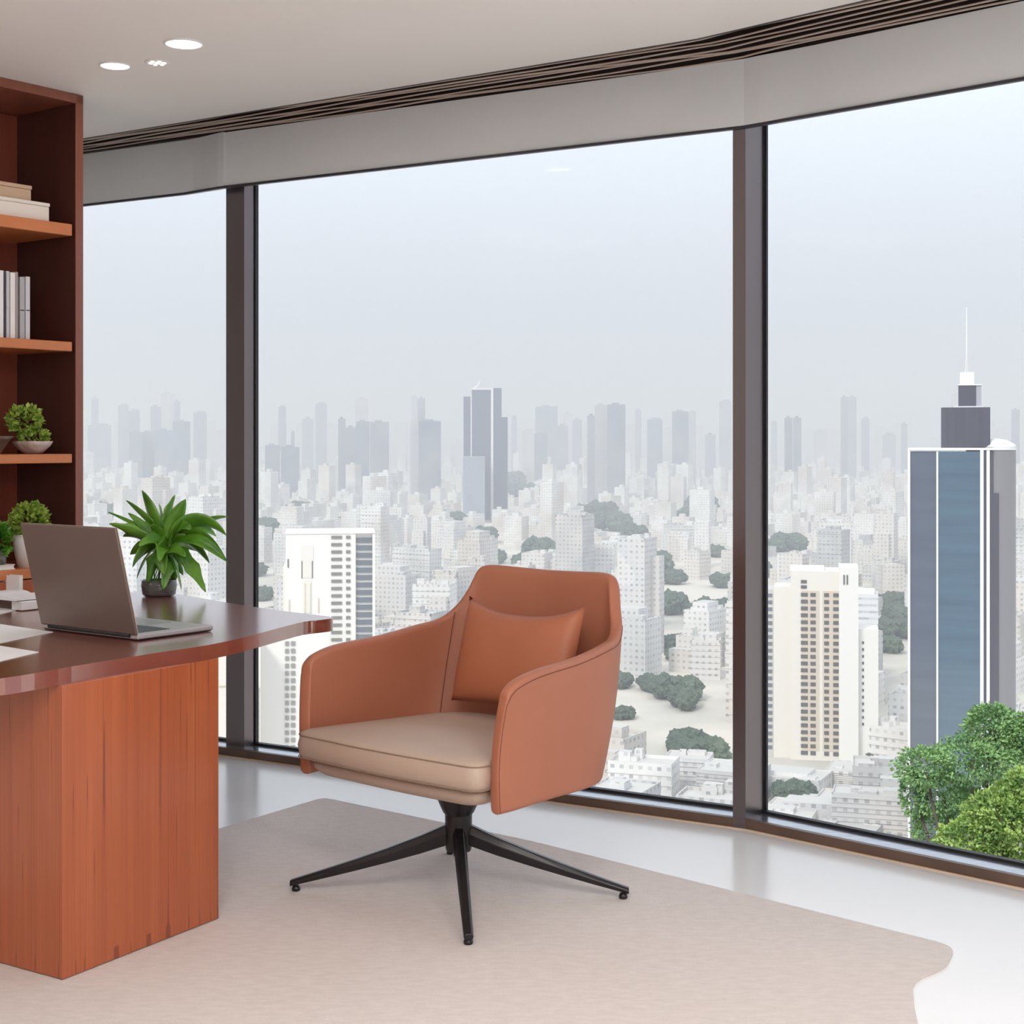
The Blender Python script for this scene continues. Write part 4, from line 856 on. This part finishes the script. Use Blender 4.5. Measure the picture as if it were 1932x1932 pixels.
# random blocks of the city, nearest first, then the rest as one mass
cand = []
rc = random.Random(77)
D = 560.0
while D < 5300:
    step = 30+D*.016 if D < 3000 else 60+D*.022
    half = .37*D; x = -half+rc.uniform(0, 26)
    while x < half:
        cand.append((x+rc.uniform(-7, 7), D+rc.uniform(-.4, .4)*step)); x += 26+D*.007+rc.uniform(0, 10)
    D += step
rest = bmesh.new(); n_ind = 0; low = []
for (px_, D_0, q_, zs) in ((1178, 452, 0, .9), (1262, 448, 3, .5), (1340, 455, 1, .75), (1215, 500, 4, .8), (1385, 500, 6, .6), (1300, 520, 8, .6), (1160, 530, 2, 1),
                           (1462, 452, 5, .45), (1530, 470, 7, .35), (1600, 478, 1, .40), (1575, 446, 10, .30), (1660, 452, 9, .75), (1655, 505, 2, .7), (1490, 510, 3, .4), (1620, 520, 6, .35), (1690, 560, 4, .8)):
    p_ = P(px_, HZ, D_0); hm = max(v.co.z for v in protos[q_].vertices)
    o = bpy.data.objects.new('low_rise_building', protos[q_]); C.objects.link(o); o.location = (p_.x, D_0, GZ-.2); o.rotation_euler = (0, 0, -.45+R.uniform(-.25, .25)); o.scale = (.95, .95, zs*20/hm)
    tag(o, 'pale flat-roofed block low in the %s window just above the sill' % ('right' if px_ > 1400 else 'middle'), 'building', 'lowest blocks just above the sill of the %s window' % ('right' if px_ > 1400 else 'middle')); n_ind += 1
LB = {0: ('pale low-rise block with window rows in the middle window', 'pale blocks seen through the middle window'),
      1: ('pale low-rise block with window rows in the right window', 'pale blocks seen through the right window'),
      2: ('pale low-rise block in haze in the left window', 'pale blocks seen through the left window')}
def hidden(px, pyb):
    return px < 150 or (px < 420 and pyb > 1130) or (590 < px < 1145 and pyb > 1300) or (400 < px < 590 and pyb > 1425) or px > 1960
for (x, D) in cand:
    px = CX+F*x/D; D = max(D, 470); yb = GY(D)
    # window line: only what can be seen
    if px < 120 or px > 1975: continue
    if D > 3300 and rc.random() < .3: continue
    if any(k0-16 < px < k1+16 and D < kd+75 for k0, k1, ky, kd in keep): continue
    tall = rc.random() < (.10 if D < 1000 else .2); me = rc.choice(tallp if tall else protos); s_ = rc.uniform(.85, 1.25)
    hgt = max(v.co.z for v in me.vertices)*s_ if False else (50 if tall else 20)*s_; wpx = 13*s_*F/D
    yt = yb-hgt*F/D
    if any(abs(px-gx) < hw*.55+wpx*.6 and yt < gy+hw*.2 and yb > gy-hw*.2 for gx, gy, hw in greens): continue
    if any((x-tx)**2+(D-ty)**2 < (tr_+14)**2 for tx, ty, tr_ in tspots): continue
    if D > 2200 and any(abs(x-sx) < sw+24 and abs(D-sd-sw) < sw+30 for sx, sw, sd in foot): continue
    if D < 2600 and rc.random() < .05: continue
    if n_ind < 285 and not hidden(px, yt):
        o = bpy.data.objects.new('low_rise_building', me); C.objects.link(o); o.location = (x, D, GZ-.2); o.rotation_euler = (0, 0, -.52+rc.choice([0, math.pi/2])+rc.gauss(0, .12)+ (.3 if rc.random() < .2 else 0)); o.scale = (s_, s_, s_*rc.uniform(.8, 1.2))
        lb = LB[2] if px < 397 else LB[1] if px > 1400 else LB[0]; tag(o, lb[0], 'building', lb[1]); n_ind += 1
    else:
        w_ = rc.uniform(9, 17); d_ = rc.uniform(8, 12); h_ = rc.choice([12, 16, 22, 28])*(2.2 if rc.random() < .22 else 1)*(1+D/9000)
        Mr = Matrix.Translation((x, D, GZ-.2))@Matrix.Rotation(-.52+rc.choice([0, math.pi/2])+rc.gauss(0, .15), 4, 'Z')
        box(rest, -w_, w_, -d_, d_, 0, h_, Mr); box(rest, -w_*.4, w_*.2, -d_*.4, d_*.3, h_, h_+4, Mr)
print('IND', n_ind)
tag(obj('distant_buildings', rest, M_low), 'mass of small pale buildings fading into the haze below the skyline', 'buildings', kind='stuff')
# far faint towers as a mass
bm = bmesh.new(); rf = random.Random(5)
for i in range(210):
    D = rf.uniform(5700, 9500); x = rf.uniform(-.30, .36)*D; w_ = rf.uniform(14, 34); h_ = 120+rf.uniform(-40, 120)*(D/8000)
    box(bm, x-w_, x+w_, D, D+30, GZ, GZ+h_)
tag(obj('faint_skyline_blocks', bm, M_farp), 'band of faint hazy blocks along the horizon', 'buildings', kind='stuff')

# ------------------------------------------------------------------ leafy trees close outside the right window
def canopy(name, label, lobes, D, n, seed, leafm):
    t = thing(name, label, 'tree', (P(lobes[0][0], HZ, D).x, D, -16.5)); bx_, by_ = t.location.x, t.location.y
    rg = random.Random(seed); bm = bmesh.new()
    tot = sum(l[2]*l[3] for l in lobes)
    for (x, y, hw, hh, dz) in lobes:
        p = P(x, y, D+dz); s_ = D/F; c = Vector((p.x-bx_, p.y-by_, p.z+16.5)); k = int(n*hw*hh/tot)
        for _ in range(k):
            d = Vector((rg.gauss(0, 1), rg.gauss(0, 1), rg.gauss(0, 1)+.35)).normalized(); lump = 1+.28*noise.noise(d*2.6+Vector((x, y, 0)))+.14*noise.noise(d*6+Vector((y, x, 0)))
            rr = rg.uniform(.45, 1.0)**.4*lump; q = c+Vector((d.x*hw*s_, d.y*hw*s_*.9, d.z*hh*s_))*rr
            u = (d+Vector((rg.uniform(-1, 1), rg.uniform(-1, 1), rg.uniform(-1, .6)))).normalized(); s2 = u.cross(Vector((rg.uniform(-1, 1), rg.uniform(-1, 1), rg.uniform(-1, 1)))).normalized(); L = rg.uniform(.07, .15)
            vs = [bm.verts.new(q), bm.verts.new(q+u*L*.5+s2*L*.3), bm.verts.new(q+u*L), bm.verts.new(q+u*L*.5-s2*L*.3)]; bm.faces.new(vs)
    leafobj('foliage', bm, leafm, t, False)
    bm = bmesh.new(); c0_ = Vector((0, 0, 0)); tube(bm, [(0, 0, 0), (.1, 0, 1.6), (.05, .1, 3.0)], [.22, .17, .12], 10)
    for (x, y, hw, hh, dz) in lobes:
        p = P(x, y, D+dz); tube(bm, [(.08, 0, 2.0), ((p.x-bx_)*.5, (p.y-by_)*.5, 2.0+(p.z+16.5-2.0)*.45), (p.x-bx_, p.y-by_, p.z+16.5)], [.10, .07, .03], 8)
    obj('trunk', bm, noisy('bark', (.06, .045, .035), (.14, .11, .09), (4, 4, 1), .9), t, True)
M_tr1 = noisy('tree_leaf_bright', (.14, .25, .055), (.38, .52, .13), (1.6, 1.6, 1.6), .6, lo=.35, hi=.62)
M_tr2 = noisy('tree_leaf_mid', (.12, .24, .09), (.27, .44, .16), (1.4, 1.4, 1.4), .6, lo=.35, hi=.62)
canopy('leafy_tree', 'big green tree crown in front of the blue glass tower', [(1835, 1435, 78, 42, 0), (1745, 1450, 56, 38, .3), (1880, 1385, 62, 46, .6), (1910, 1450, 80, 60, .5), (1960, 1400, 70, 50, .5), (1780, 1500, 55, 45, .8), (1870, 1355, 40, 26, .2), (1725, 1500, 26, 50, 1.2), (1770, 1570, 50, 45, 1.5), (1830, 1540, 60, 60, 2)], 45, 26000, 1, M_tr2)
canopy('leafy_tree', 'yellow-green lower tree crown at the right window sill', [(1890, 1540, 72, 48, 0), (1830, 1585, 60, 36, .2), (1940, 1500, 60, 46, .2), (1960, 1580, 90, 60, .3), (1870, 1640, 60, 40, .5)], 38, 20000, 2, M_tr1)
bm = bmesh.new(); box(bm, 9, 26, 30, 58, -17.4, -16.5); tag(obj('roof_terrace', bm, noisy('terrace_stone', (.35, .34, .30), (.45, .43, .38), (.8, .8, .8), .8)), 'stone roof terrace the two leafy trees grow on', 'terrace')
